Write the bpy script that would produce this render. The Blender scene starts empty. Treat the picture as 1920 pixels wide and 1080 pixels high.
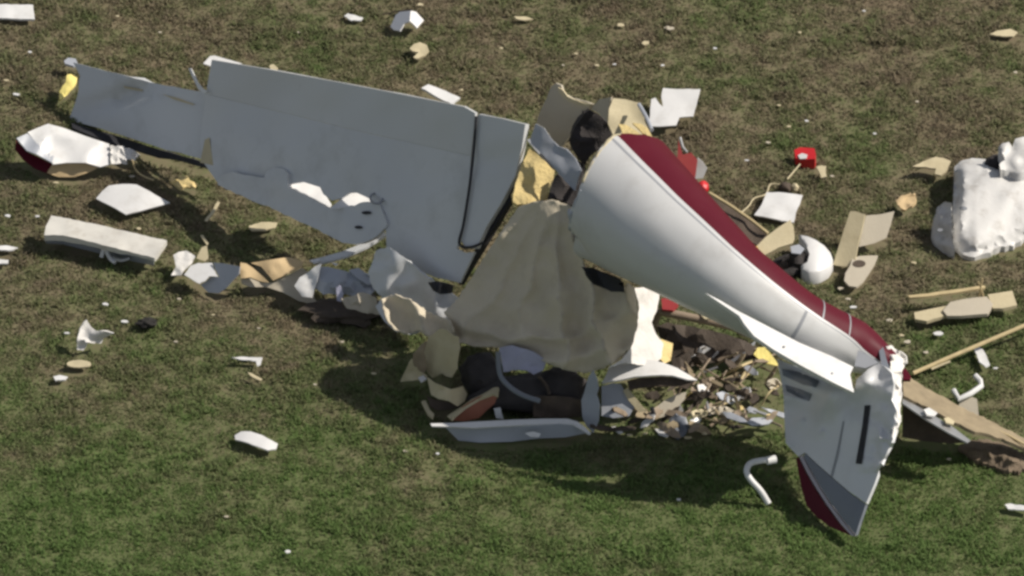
import bpy, bmesh, math, random
import numpy as np
from mathutils import Vector, noise, geometry

random.seed(7)
np.random.seed(7)
sc = bpy.context.scene
col = sc.collection
R = math.radians

# ------------------------------------------------------------------ camera
DEP = R(36.0)            # the helicopter looks down by this much
DIST = 120.0
WIDTH = 8.6              # metres across the frame at the target
SD, CD = math.sin(DEP), math.cos(DEP)
S = WIDTH / 1920.0
CAM = Vector((0, -DIST * CD, DIST * SD))
FWD, RIGHT, UP = Vector((0, CD, -SD)), Vector((1, 0, 0)), Vector((0, SD, CD))
cam_data = bpy.data.cameras.new('camera')
cam = bpy.data.objects.new('camera', cam_data)
col.objects.link(cam)
cam.location = CAM
cam.rotation_euler = (math.pi / 2 - DEP, 0, 0)
cam_data.sensor_width = 36.0
cam_data.lens = 36.0 * DIST / WIDTH
cam_data.clip_start = 1.0
cam_data.clip_end = 3000.0
sc.camera = cam

# ------------------------------------------------------------------ sky and sun
SUNV = Vector((1.0, 0.05, 0.98)).normalized()
world = bpy.data.worlds.new('World')
sc.world = world
world.use_nodes = True
wn = world.node_tree
for n in list(wn.nodes):
    wn.nodes.remove(n)
wo = wn.nodes.new('ShaderNodeOutputWorld')
wb = wn.nodes.new('ShaderNodeBackground')
ws = wn.nodes.new('ShaderNodeTexSky')
ws.sky_type = 'NISHITA'
ws.sun_disc = False
ws.sun_elevation = math.asin(SUNV.z)
ws.sun_rotation = math.atan2(SUNV.x, SUNV.y)
ws.air_density = 1.0
ws.dust_density = 1.0
wb.inputs['Strength'].default_value = 0.07
wh = wn.nodes.new('ShaderNodeHueSaturation')      # the camera's white balance: a paler, hazier sky
wh.inputs['Saturation'].default_value = 0.5
wn.links.new(ws.outputs[0], wh.inputs['Color'])
wn.links.new(wh.outputs[0], wb.inputs[0])
wn.links.new(wb.outputs[0], wo.inputs[0])
sl = bpy.data.lights.new('sun', 'SUN')
sl.energy = 4.0
sl.angle = R(0.5)
sl.color = (1.0, 0.93, 0.83)
sun = bpy.data.objects.new('sun', sl)
col.objects.link(sun)
sun.rotation_euler = SUNV.to_track_quat('Z', 'Y').to_euler()
sun.location = SUNV * 40

sc.view_settings.view_transform = 'Standard'
sc.view_settings.look = 'None'
sc.view_settings.gamma = 1.0
sc.view_settings.use_curve_mapping = False
sc.view_settings.exposure = 0.30
sc.cycles.filter_width = 2.9

# ------------------------------------------------------------------ pixel helpers
def P(px, py, z=0.0):
    """the point at height z seen at photo pixel px, py"""
    d = FWD + RIGHT * ((px - 960) * S / DIST) + UP * ((540 - py) * S / DIST)
    k = (z - CAM.z) / d.z
    return CAM + d * k

def plane(*pts):
    """height as a flat function of the pixel, least squares through px, py, z"""
    a = np.array([(1.0, p[0], p[1]) for p in pts])
    b = np.array([p[2] for p in pts])
    c = np.linalg.lstsq(a, b, rcond=None)[0]
    return lambda x, y: c[0] + c[1] * x + c[2] * y

def fbm(x, y, f, seed=0.0, octv=3):
    return noise.fractal(Vector((x * f, y * f, seed * 7.31)), 1.0, 2.0, octv)

def ridge(x, y, f, seed=0.0):
    return 1.0 - 2.0 * abs(noise.noise(Vector((x * f, y * f, seed * 3.7))))

def inside(poly, x, y):
    c = False
    n = len(poly)
    j = n - 1
    for i in range(n):
        xi, yi, xj, yj = poly[i][0], poly[i][1], poly[j][0], poly[j][1]
        if (yi > y) != (yj > y) and x < (xj - xi) * (y - yi) / (yj - yi) + xi:
            c = not c
        j = i
    return c

def edge_dist(poly, x, y):
    best = 1e9
    n = len(poly)
    for i in range(n):
        ax, ay = poly[i][0], poly[i][1]
        bx, by = poly[(i + 1) % n][0], poly[(i + 1) % n][1]
        dx, dy = bx - ax, by - ay
        t = max(0.0, min(1.0, ((x - ax) * dx + (y - ay) * dy) / (dx * dx + dy * dy + 1e-9)))
        best = min(best, math.hypot(x - ax - t * dx, y - ay - t * dy))
    return best

# ------------------------------------------------------------------ materials
MATS = {}
def mat(name, c, rough=0.5, var=0.12, vs=6.0, dirt=0.0, dirt_col=(0.16, 0.12, 0.07), ds=3.0,
        bump=0.0, bs=40.0, metal=0.0, coat=0.0, sheen=0.0, spec=0.5):
    m = bpy.data.materials.new(name)
    m.use_nodes = True
    nt = m.node_tree
    b = nt.nodes['Principled BSDF']
    b.inputs['Roughness'].default_value = rough
    b.inputs['Metallic'].default_value = metal
    b.inputs['Coat Weight'].default_value = coat
    b.inputs['Sheen Weight'].default_value = sheen
    b.inputs['Specular IOR Level'].default_value = spec
    g = nt.nodes.new('ShaderNodeNewGeometry')
    n1 = nt.nodes.new('ShaderNodeTexNoise')
    n1.inputs['Scale'].default_value = vs
    n1.inputs['Detail'].default_value = 5
    nt.links.new(g.outputs['Position'], n1.inputs['Vector'])
    mx = nt.nodes.new('ShaderNodeMix')
    mx.data_type = 'RGBA'
    mx.inputs['A'].default_value = (*[max(0, v * (1 - var * 1.6)) for v in c], 1)
    mx.inputs['B'].default_value = (*[min(0.95, v * (1 + var * 1.6)) for v in c], 1)
    nt.links.new(n1.outputs['Fac'], mx.inputs['Factor'])
    out = mx.outputs['Result']
    if dirt > 0:
        n2 = nt.nodes.new('ShaderNodeTexNoise')
        n2.inputs['Scale'].default_value = ds
        n2.inputs['Detail'].default_value = 8
        n2.inputs['Roughness'].default_value = 0.7
        nt.links.new(g.outputs['Position'], n2.inputs['Vector'])
        rp = nt.nodes.new('ShaderNodeMapRange')
        rp.inputs['From Min'].default_value = 0.52
        rp.inputs['From Max'].default_value = 0.74
        rp.inputs['To Max'].default_value = dirt
        nt.links.new(n2.outputs['Fac'], rp.inputs['Value'])
        m2 = nt.nodes.new('ShaderNodeMix')
        m2.data_type = 'RGBA'
        m2.inputs['B'].default_value = (*dirt_col, 1)
        nt.links.new(rp.outputs['Result'], m2.inputs['Factor'])
        nt.links.new(out, m2.inputs['A'])
        out = m2.outputs['Result']
    nt.links.new(out, b.inputs['Base Color'])
    if bump > 0:
        n3 = nt.nodes.new('ShaderNodeTexNoise')
        n3.inputs['Scale'].default_value = bs
        n3.inputs['Detail'].default_value = 4
        nt.links.new(g.outputs['Position'], n3.inputs['Vector'])
        bp = nt.nodes.new('ShaderNodeBump')
        bp.inputs['Strength'].default_value = bump
        bp.inputs['Distance'].default_value = 0.02
        nt.links.new(n3.outputs['Fac'], bp.inputs['Height'])
        nt.links.new(bp.outputs['Normal'], b.inputs['Normal'])
    MATS[name] = m
    return m

mat('white_paint', (0.67, 0.665, 0.655), 0.38, 0.04, 2.0, dirt=0.35, dirt_col=(0.33, 0.30, 0.25), ds=5.0, bump=0.05, bs=12)
mat('cone_paint', (0.55, 0.55, 0.545), 0.42, 0.03, 1.2, dirt=0.35, dirt_col=(0.33, 0.31, 0.28), ds=3.0, bump=0.05, bs=6)
mat('wing_paint', (0.57, 0.58, 0.585), 0.33, 0.07, 0.9, dirt=0.5, dirt_col=(0.34, 0.34, 0.32), ds=1.6, bump=0.08, bs=5)
mat('fin_paint', (0.64, 0.645, 0.65), 0.38, 0.05, 3.0, dirt=0.2, dirt_col=(0.4, 0.4, 0.38), ds=5, bump=0.08, bs=9)
mat('cowling', (0.60, 0.59, 0.57), 0.6, 0.08, 3.0, dirt=0.65, dirt_col=(0.30, 0.27, 0.23), ds=7, bump=0.2, bs=14)
mat('grey_paint', (0.36, 0.38, 0.42), 0.45, 0.08, 3.0, dirt=0.2, bump=0.05, bs=10)
mat('band_grey', (0.17, 0.185, 0.215), 0.42, 0.06, 3.0)
mat('line_grey', (0.27, 0.28, 0.30), 0.45, 0.05)
mat('mauve_line', (0.40, 0.36, 0.40), 0.45, 0.05)
mat('maroon', (0.088, 0.005, 0.014), 0.5, 0.08, 3.0, dirt=0.12, dirt_col=(0.12, 0.05, 0.05), spec=0.16)
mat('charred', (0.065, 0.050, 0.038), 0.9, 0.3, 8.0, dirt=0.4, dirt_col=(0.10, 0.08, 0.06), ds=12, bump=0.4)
mat('weathered_tan', (0.27, 0.215, 0.135), 0.85, 0.25, 9, dirt=0.5, dirt_col=(0.12, 0.09, 0.055), ds=8)
mat('beam_paint', (0.60, 0.58, 0.53), 0.5, 0.08, 4, dirt=0.5, dirt_col=(0.30, 0.26, 0.2), ds=7)
mat('black_rubber', (0.018, 0.018, 0.022), 0.7, 0.2)
mat('dark_fabric', (0.040, 0.035, 0.034), 0.9, 0.3, 8.0, dirt=0.1, dirt_col=(0.10, 0.075, 0.06), ds=9, bump=0.5, bs=60)
mat('dark_brown', (0.075, 0.055, 0.04), 0.85, 0.3, 8.0, dirt=0.4, dirt_col=(0.16, 0.12, 0.08), ds=12, bump=0.4)
mat('cream', (0.52, 0.45, 0.29), 0.7, 0.10, 6.0, dirt=0.35, dirt_col=(0.33, 0.26, 0.14), ds=7, bump=0.15, bs=50)
mat('beige', (0.47, 0.42, 0.33), 0.75, 0.08, 5.0, dirt=0.25, dirt_col=(0.30, 0.25, 0.17), ds=5, bump=0.1, bs=40)
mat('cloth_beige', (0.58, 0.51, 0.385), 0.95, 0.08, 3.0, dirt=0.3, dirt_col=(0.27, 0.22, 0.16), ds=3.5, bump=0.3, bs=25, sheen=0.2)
mat('yellow_foam', (0.66, 0.52, 0.24), 0.95, 0.15, 9.0, dirt=0.4, dirt_col=(0.38, 0.24, 0.08), ds=9, bump=0.6, bs=40)
mat('bright_yellow', (0.80, 0.68, 0.22), 0.8, 0.10, 9.0, bump=0.3)
mat('cardboard', (0.58, 0.43, 0.24), 0.85, 0.08, 6.0, dirt=0.25, dirt_col=(0.3, 0.2, 0.1), ds=6, bump=0.1)
mat('orange_foam', (0.70, 0.42, 0.12), 0.9, 0.1, bump=0.4)
mat('brick_red', (0.36, 0.13, 0.075), 0.6, 0.12, 9.0, dirt=0.3)
mat('bright_red', (0.55, 0.02, 0.025), 0.45, 0.1)
mat('dull_red', (0.28, 0.03, 0.03), 0.5, 0.12, dirt=0.2)
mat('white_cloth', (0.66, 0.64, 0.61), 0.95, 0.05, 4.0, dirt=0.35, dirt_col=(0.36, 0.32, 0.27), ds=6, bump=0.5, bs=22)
mat('lavender', (0.42, 0.42, 0.53), 0.9, 0.08, 6, bump=0.3)
mat('tube_brown', (0.27, 0.21, 0.15), 0.6, 0.2, 12)
mat('steel', (0.42, 0.42, 0.42), 0.4, 0.15, metal=0.6)
mat('tan_strip', (0.50, 0.40, 0.22), 0.8, 0.2, 10, dirt=0.3)
mat('soil', (0.165, 0.125, 0.085), 0.95, 0.3, 12, bump=0.8, bs=40)
mat('dark_lump', (0.02, 0.018, 0.016), 0.9, 0.3)

# ------------------------------------------------------------------ object helpers
FEET = []          # world XY outlines of things lying on the grass
ALL_TOP = []
def props(o, label=None, cat=None, group=None, kind=None):
    if label: o['label'] = label
    if cat: o['category'] = cat
    if group: o['group'] = group
    if kind: o['kind'] = kind
    return o

def thing(name, label, cat, loc, group=None):
    o = bpy.data.objects.new(name, None)
    o.empty_display_size = 0.2
    col.objects.link(o)
    o.location = loc
    return props(o, label, cat, group)

def root_loc(o):
    v = Vector(o.location)
    while o.parent is not None:
        o = o.parent
        v += o.location
    return v

def link(name, verts, faces, material, parent=None, smooth=True, sharp=38, extra_mats=None, mat_idx=None):
    verts = [Vector(v) for v in verts]
    lo = Vector((min(v.x for v in verts), min(v.y for v in verts), min(v.z for v in verts)))
    hi = Vector((max(v.x for v in verts), max(v.y for v in verts), max(v.z for v in verts)))
    org = Vector(((lo.x + hi.x) / 2, (lo.y + hi.y) / 2, lo.z))
    me = bpy.data.meshes.new(name)
    me.from_pydata([v - org for v in verts], [], faces)
    me.validate()
    me.materials.append(MATS[material] if isinstance(material, str) else material)
    for mm in (extra_mats or []):
        me.materials.append(MATS[mm])
    if mat_idx is not None and len(mat_idx) == len(me.polygons):
        me.polygons.foreach_set('material_index', mat_idx)
    if smooth:
        me.shade_smooth()
        me.set_sharp_from_angle(angle=R(sharp))
    me.update()
    o = bpy.data.objects.new(name, me)
    col.objects.link(o)
    if parent is not None:
        o.parent = parent
        o.location = org - root_loc(parent)
    else:
        o.location = org
    return o

def sheet(name, poly, z, material, parent=None, t=0.012, res=None, amp=0.0, freq=0.02, rid=0.0,
          rag=0.0, base=None, seed=None, label=None, cat=None, group=None, foot=None, smooth=True, sharp=38, back=None):
    """a solid sheet whose outline is seen at the given pixels; z gives its height over the ground"""
    if seed is None:
        seed = random.random() * 50
    if not callable(z):
        if z is None:
            z = plane(*[p for p in poly if len(p) > 2])
        else:
            zc = z
            z = lambda x, y: zc
    pl = [(p[0], p[1]) for p in poly]
    xs = [p[0] for p in pl]; ys = [p[1] for p in pl]
    if res is None:
        res = max(5.0, min(16.0, max(max(xs) - min(xs), max(ys) - min(ys)) / 9.0))
    bd = []
    n = len(pl)
    for i in range(n):
        a, b = pl[i], pl[(i + 1) % n]
        L = math.hypot(b[0] - a[0], b[1] - a[1])
        k = max(1, int(round(L / res)))
        for q in range(k):
            f = q / k
            x, y = a[0] + (b[0] - a[0]) * f, a[1] + (b[1] - a[1]) * f
            if rag and q:
                x += random.uniform(-rag, rag); y += random.uniform(-rag, rag)
            bd.append((x, y))
    pts = [Vector(p) for p in bd]
    edges = [(i, (i + 1) % len(bd)) for i in range(len(bd))]
    y = min(ys) + res * 0.5
    row = 0
    while y < max(ys):
        x = min(xs) + res * (0.25 if row % 2 else 0.75)
        while x < max(xs):
            jx, jy = x + random.uniform(-.18, .18) * res, y + random.uniform(-.18, .18) * res
            if inside(bd, jx, jy) and edge_dist(bd, jx, jy) > res * 0.4:
                pts.append(Vector((jx, jy)))
            x += res
        y += res * 0.87
        row += 1
    vo, eo, fo, *_ = geometry.delaunay_2d_cdt(pts, edges, [], 1, 1e-4)
    tris = [tuple(f) for f in fo]
    used = sorted({i for f in tris for i in f})
    mp = {u: k for k, u in enumerate(used)}
    tris = [tuple(mp[i] for i in f) for f in tris]
    uv = [(vo[u][0], vo[u][1]) for u in used]
    co = []
    for (x, y) in uv:
        h = z(x, y)
        if amp: h += amp * fbm(x, y, freq, seed)
        if rid: h += rid * ridge(x, y, freq, seed + 9)
        co.append(P(x, y, h))
    # make the front face the camera
    front = []
    for f in tris:
        nn = (co[f[1]] - co[f[0]]).cross(co[f[2]] - co[f[0]])
        front.append(f if nn.dot(FWD) < 0 else (f[0], f[2], f[1]))
    nrm = [Vector((0, 0, 0)) for _ in co]
    for f in front:
        nn = (co[f[1]] - co[f[0]]).cross(co[f[2]] - co[f[0]])
        for i in f:
            nrm[i] += nn
    N = len(co)
    bk = []
    for i, v in enumerate(co):
        if base is not None:
            bk.append(Vector((v.x, v.y, min(base, v.z - 0.004))))
        else:
            tt = t(*uv[i]) if callable(t) else t
            nn = nrm[i].normalized() if nrm[i].length > 0 else Vector((0, 0, 1))
            bk.append(v - nn * tt)
    cnt = {}
    for f in front:
        for a, b in ((f[0], f[1]), (f[1], f[2]), (f[2], f[0])):
            cnt[(a, b)] = 1
    faces = list(front) + [(f[0] + N, f[2] + N, f[1] + N) for f in front]
    nf = len(front)
    midx = [0] * nf + [1 if back else 0] * nf
    for (a, b) in cnt:
        if (b, a) not in cnt:
            faces.append((b, a, a + N, b + N))
            midx.append(1 if back else 0)
    o = link(name, co + bk, faces, material, parent, smooth, sharp, [back] if back else None, midx if back else None)
    props(o, label, cat, group)
    mz = sum(v.z for v in co) / N
    if foot or (foot is None and mz < 0.2):
        FEET.append([(P(x, y, 0.04).x, P(x, y, 0.04).y) for x, y in pl])
    return o

def tube(name, pts, r, material, parent=None, sides=8, label=None, cat=None, group=None, foot=False, taper=None):
    co = [P(*p) for p in pts]
    verts, faces = [], []
    ref = Vector((0, 0, 1))
    for i, c in enumerate(co):
        d = (co[min(i + 1, len(co) - 1)] - co[max(i - 1, 0)]).normalized()
        u = d.cross(ref)
        if u.length < 0.1:
            u = d.cross(Vector((1, 0, 0)))
        u.normalize()
        w = d.cross(u)
        rr = r if taper is None else r * (1 + (taper - 1) * i / (len(co) - 1))
        for k in range(sides):
            a = 2 * math.pi * k / sides
            verts.append(c + (u * math.cos(a) + w * math.sin(a)) * rr)
    for i in range(len(co) - 1):
        for k in range(sides):
            a, b = i * sides + k, i * sides + (k + 1) % sides
            faces.append((a, b, b + sides, a + sides))
    faces.append(tuple(range(sides - 1, -1, -1)))
    faces.append(tuple((len(co) - 1) * sides + k for k in range(sides)))
    o = link(name, verts, faces, material, parent)
    return props(o, label, cat, group)

def smooth_path(pts, n=5):
    out = []
    for i in range(len(pts) - 1):
        p0, p1, p2, p3 = pts[max(i - 1, 0)], pts[i], pts[i + 1], pts[min(i + 2, len(pts) - 1)]
        for k in range(n):
            t = k / n
            out.append(tuple(0.5 * (2 * b + (c - a) * t + (2 * a - 5 * b + 4 * c - d) * t * t + (3 * b - a - 3 * c + d) * t ** 3)
                             for a, b, c, d in zip(p0, p1, p2, p3)))
    out.append(pts[-1])
    return out

def lump(name, px, py, z, rx, ry, rz, material, parent=None, seed=1.0, rough=0.25, label=None, cat=None, group=None, sub=3, f=2.0):
    """an irregular solid lump, radii in metres, resting at height z"""
    bm = bmesh.new()
    bmesh.ops.create_icosphere(bm, subdivisions=sub, radius=1.0)
    c = P(px, py, z + rz)
    vs = []
    for v in bm.verts:
        k = 1 + rough * noise.fractal(v.co * f + Vector((seed, seed * 2.1, 0)), 1.0, 2.0, 3)
        vs.append(Vector((c.x + v.co.x * rx * k, c.y + v.co.y * ry * k, max(c.z + v.co.z * rz * k, z))))
    fs = [tuple(x.index for x in f_.verts) for f_ in bm.faces]
    bm.free()
    o = link(name, vs, fs, material, parent, True, 60)
    return props(o, label, cat, group)

# ------------------------------------------------------------------ ground
def ground_h(x, y):
    return (0.035 * noise.noise(Vector((x * 0.9, y * 0.9, 0.3))) + 0.018 * noise.noise(Vector((x * 2.7, y * 2.7, 4.0)))
            + 0.010 * noise.noise(Vector((x * 7.0, y * 7.0, 9.0)))) - 0.014

def axis_coords(lo, hi, step, far):
    a = list(np.arange(lo, hi + 1e-6, step))
    out = []
    d = step
    x = hi
    while x < far:
        d *= 1.6
        x += d
        out.append(x)
    pre = []
    d = step
    x = lo
    while x > -far:
        d *= 1.6
        x -= d
        pre.append(x)
    return pre[::-1] + a + out

gx = axis_coords(-6.5, 6.5, 0.07, 900)
gy = axis_coords(-6.5, 6.5, 0.07, 900)
gv = []
for yy in gy:
    for xx in gx:
        k = max(0.0, 1 - max(0, max(abs(xx), abs(yy)) - 6.0) / 6.0)
        gv.append((xx, yy, ground_h(xx, yy) * k - 0.03 * (1 - k)))
nx = len(gx)
gf = [(j * nx + i, j * nx + i + 1, (j + 1) * nx + i + 1, (j + 1) * nx + i) for j in range(len(gy) - 1) for i in range(nx - 1)]

def field_nodes(nt, is_blade):
    """shared green / straw / soil colour of the field by place"""
    g = nt.nodes.new('ShaderNodeNewGeometry')
    sep = nt.nodes.new('ShaderNodeSeparateXYZ')
    nt.links.new(g.outputs['Position'], sep.inputs[0])
    cmb = nt.nodes.new('ShaderNodeCombineXYZ')
    nt.links.new(sep.outputs['X'], cmb.inputs['X'])
    nt.links.new(sep.outputs['Y'], cmb.inputs['Y'])
    def nz(scale, detail, rough=0.55):
        n_ = nt.nodes.new('ShaderNodeTexNoise')
        n_.inputs['Scale'].default_value = scale
        n_.inputs['Detail'].default_value = detail
        n_.inputs['Roughness'].default_value = rough
        nt.links.new(cmb.outputs[0], n_.inputs['Vector'])
        return n_.outputs['Fac']
    def math_(op, a, b):
        m_ = nt.nodes.new('ShaderNodeMath')
        m_.operation = op
        for s_, v in zip(m_.inputs, (a, b)):
            if isinstance(v, (int, float)): s_.default_value = v
            else: nt.links.new(v, s_)
        return m_.outputs[0]
    big = nz(0.75, 3)
    mid = nz(3.2, 4, 0.6)
    # the near side of the field is greener, the far side drier
    grad = nt.nodes.new('ShaderNodeMapRange')
    grad.inputs['From Min'].default_value = 0.2
    grad.inputs['From Max'].default_value = -3.2
    grad.inputs['To Min'].default_value = 0.02
    grad.inputs['To Max'].default_value = 0.32
    nt.links.new(sep.outputs['Y'], grad.inputs['Value'])
    v = math_('ADD', math_('ADD', math_('MULTIPLY', big, 0.75), math_('MULTIPLY', mid, 0.55)), math_('MULTIPLY', math_('SUBTRACT', nz(7.5, 3), 0.5), 0.42))
    v = math_('ADD', v, grad.outputs['Result'])
    return v, nz, math_

def ground_material():
    m = bpy.data.materials.new('field_soil')
    m.use_nodes = True
    nt = m.node_tree
    b = nt.nodes['Principled BSDF']
    b.inputs['Roughness'].default_value = 1.0
    b.inputs['Specular IOR Level'].default_value = 0.1
    v, nz, math_ = field_nodes(nt, False)
    v = math_('ADD', v, math_('MULTIPLY', math_('SUBTRACT', nz(22, 4), 0.5), 0.5))
    cr = nt.nodes.new('ShaderNodeValToRGB')
    e = cr.color_ramp.elements
    e[0].position = 0.42; e[0].color = (0.170, 0.132, 0.090, 1)
    e[1].position = 0.95; e[1].color = (0.115, 0.135, 0.058, 1)
    k = e.new(0.65); k.color = (0.160, 0.140, 0.085, 1)
    nt.links.new(v, cr.inputs[0])
    nt.links.new(cr.outputs[0], b.inputs['Base Color'])
    return m

def grass_material():
    m = bpy.data.materials.new('grass_blades')
    m.use_nodes = True
    nt = m.node_tree
    b = nt.nodes['Principled BSDF']
    b.inputs['Roughness'].default_value = 0.75
    b.inputs['Specular IOR Level'].default_value = 0.15
    v, nz, math_ = field_nodes(nt, True)
    at = nt.nodes.new('ShaderNodeAttribute')
    at.attribute_name = 'tone'
    v = math_('ADD', v, math_('MULTIPLY', math_('SUBTRACT', at.outputs['Fac'], 0.5), 0.26))
    cr = nt.nodes.new('ShaderNodeValToRGB')
    e = cr.color_ramp.elements
    e[0].position = 0.36; e[0].color = (0.215, 0.168, 0.118, 1)
    e[1].position = 1.0; e[1].color = (0.128, 0.198, 0.060, 1)
    k = e.new(0.56); k.color = (0.235, 0.198, 0.130, 1)
    k = e.new(0.74); k.color = (0.178, 0.188, 0.092, 1)
    nt.links.new(v, cr.inputs[0])
    nt.links.new(cr.outputs[0], b.inputs['Base Color'])
    b.inputs['Subsurface Weight'].default_value = 0.0
    tr = nt.nodes.new('ShaderNodeBsdfTranslucent')
    nt.links.new(cr.outputs[0], tr.inputs['Color'])
    mix = nt.nodes.new('ShaderNodeMixShader')
    mix.inputs[0].default_value = 0.35
    nt.links.new(b.outputs[0], mix.inputs[1])
    nt.links.new(tr.outputs[0], mix.inputs[2])
    nt.links.new(mix.outputs[0], nt.nodes['Material Output'].inputs['Surface'])
    return m

gme = bpy.data.meshes.new('ground')
gme.from_pydata(gv, [], gf)
gme.materials.append(ground_material())
gme.shade_smooth()
ground = bpy.data.objects.new('ground', gme)
col.objects.link(ground)
ground['kind'] = 'structure'

# ================================================================== the wing
WZ = lambda x, y: 0.4825 + 0.00215 * x - 0.0033 * y
def wing_main(x, y):
    crease = 178 + (x - 390) * 0.23
    up = max(0.0, crease - y)
    return WZ(x, y) + 0.0005 * up + 0.018 * math.sin((x - 390) / 610 * math.pi) + 0.022 * fbm(x, y, 0.006, 3.0, 2) + 0.012 * ridge(x * .5 + y, y * .6, 0.010, 12.0)
wing = thing('broken_wing', 'torn pale aircraft wing, grey in shade, its tip on the grass', 'wing', P(500, 480, 0))
def wing_t(x, y):
    top = 112 + (x - 397) * 0.205
    bot = 350 + (x - 410) * 0.40
    f = min(1.0, max(0.0, (y - top) / max(1.0, bot - top)))
    return 0.015 + 0.12 * math.sin(f * math.pi) ** 0.7
flap_line = [(386, 176), (480, 199), (560, 218), (640, 238), (720, 256), (800, 274), (883, 292)]
sheet('upper_skin', [(397, 112), (520, 133), (640, 155), (760, 178), (870, 200), (891, 212)] + flap_line[::-1], wing_main, 'wing_paint', wing, t=0.03, res=18)
sheet('main_skin', [(386, 176.4)] + [(x, y + .4) for x, y in flap_line[1:]] + [(878, 360), (866, 440), (856, 466), (872, 474), (890, 472), (862, 530), (815, 520), (770, 500), (725, 470),
      (722, 398), (704, 380), (690, 371), (668, 361), (655, 362), (640, 372), (622, 376), (606, 364), (600, 351), (568, 341), (545, 345), (536, 354), (480, 372), (412, 348), (378, 300), (375, 265), (380, 220)], wing_main, 'wing_paint', wing, t=0.025, res=14)
sheet('inboard_skin', [(897, 214), (940, 222), (985, 233), (978, 280), (966, 330), (940, 380), (912, 425), (893, 466), (874, 466), (865, 452), (874, 400), (886, 300), (892, 240)],
      lambda x, y: wing_main(x, y) + 0.012, 'wing_paint', wing, t=0.05, res=14)
tube('seam', smooth_path([(893, 218, wing_main(893, 218) + .03), (889, 270, wing_main(889, 270) + .03), (881, 345, wing_main(881, 345) + .03), (869, 420, wing_main(869, 420) + .03),
      (861, 452, wing_main(861, 452) + .03), (867, 463, wing_main(867, 463) + .03), (885, 463, wing_main(885, 463) + .03), (905, 455, wing_main(905, 455) + .03)]), 0.012, 'black_rubber', wing)
def tip_z(x, y):
    d = (x - 190) * 0.32 + (y - 185) * 1.0     # a soft diagonal dent
    return WZ(x, y) - 0.02 - 0.05 * math.exp(-((x - 240) / 90) ** 2 - ((y - 178 + (x - 240) * 0.35) / 16) ** 2)
tip_part = sheet('wing_tip', [(137, 117), (180, 128), (240, 143), (295, 157), (342, 166), (392, 174), (384, 220), (380, 265), (384, 302), (375, 297), (300, 277), (220, 251), (135, 226), (131, 220), (145, 180), (150, 142)],
      tip_z, 'wing_paint', wing, t=0.035, res=14, rag=1.0)
sheet('torn_strip', [(232, 162), (268, 168), (266, 171), (233, 165)], lambda x, y: tip_z(x, y) + 0.012, 'cream', tip_part, t=0.004)
sheet('torn_strip', [(303, 176), (330, 183), (364, 195), (362, 197), (328, 187)], lambda x, y: tip_z(x, y) + 0.012, 'cream', tip_part, t=0.004)
sheet('tip_fairing', [(120, 114), (128, 108), (142, 110), (146, 120), (138, 124), (122, 119)], lambda x, y: 0.14, 'grey_paint', wing, t=0.02)
def le_z(x, y):
    return WZ(x, y) + 0.055 + 0.02 * fbm(x, y, 0.012, 5.0, 2)
lead = sheet('leading_edge', [(408, 346), (416, 328), (436, 322), (470, 329), (496, 333), (502, 320), (514, 314), (532, 317), (541, 326), (538, 342), (540, 352), (575, 368), (612, 388), (648, 388), (690, 378), (712, 384), (726, 420),
      (712, 438), (690, 452), (664, 458), (642, 455), (590, 428), (520, 395), (460, 370)], le_z, 'wing_paint', wing, t=0.04, res=9, rag=1.6)
zf1, zf2 = WZ(585, 368) - 0.03, WZ(660, 376) - 0.03
sheet('torn_flap', [(540, 344), (566, 338), (598, 346), (608, 362), (622, 384), (616, 392), (594, 384), (560, 366)], lambda x, y: zf1 - (x - 580) * .0004, 'white_paint', lead, t=0.006, amp=.01, freq=.05)
sheet('torn_flap', [(616, 392), (644, 370), (660, 358), (684, 364), (700, 378), (660, 388)], lambda x, y: zf2 - (x - 660) * .0004, 'white_paint', lead, t=0.006, amp=.01, freq=.05)
tube('drain_ring', [(706 + 12 * math.cos(a), 372 + 10 * math.sin(a), wing_main(706, 372) + 0.02) for a in [k * math.pi / 5 for k in range(11)]], 0.010, 'line_grey', wing)
for (hx, hy, w, h) in ((686, 399, 10, 3.5), (672, 426, 8, 3)):
    sheet('hole_edge', [(hx + w * math.cos(a) * random.uniform(.8, 1.1), hy + h * math.sin(a) * random.uniform(.8, 1.1)) for a in [k * math.pi / 5 for k in range(10)]],
          lambda x, y: max(wing_main(x, y), le_z(x, y)) + 0.012, 'black_rubber', lead, t=0.004)
sheet('spar', [(134, 230), (210, 252), (300, 281), (374, 302), (436, 319), (438, 326), (372, 312), (330, 300), (298, 297), (205, 268), (136, 240)], lambda x, y: max(0.03, WZ(x, y) - 0.06), 'black_rubber', wing, t=0.03, amp=.02, freq=.05)  # black strip painting in the shade below the outer wing edge
sheet('rib', [(375, 305), (384, 262), (392, 258), (400, 310)], lambda x, y: WZ(x, y) + 0.012, 'cream', wing, t=0.006)
sheet('corner_flap', [(381, 119), (394, 105), (402, 104), (454, 119), (440, 122), (400, 113), (396, 124)], lambda x, y: .90, 'white_paint', wing, t=0.008)
sheet('upright_sliver', [(353, 128), (358, 128), (371, 155), (380, 166), (389, 171), (383, 175), (372, 168), (366, 156)], lambda x, y: WZ(x, y) + 0.05, 'white_paint', wing, t=0.01)
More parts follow.
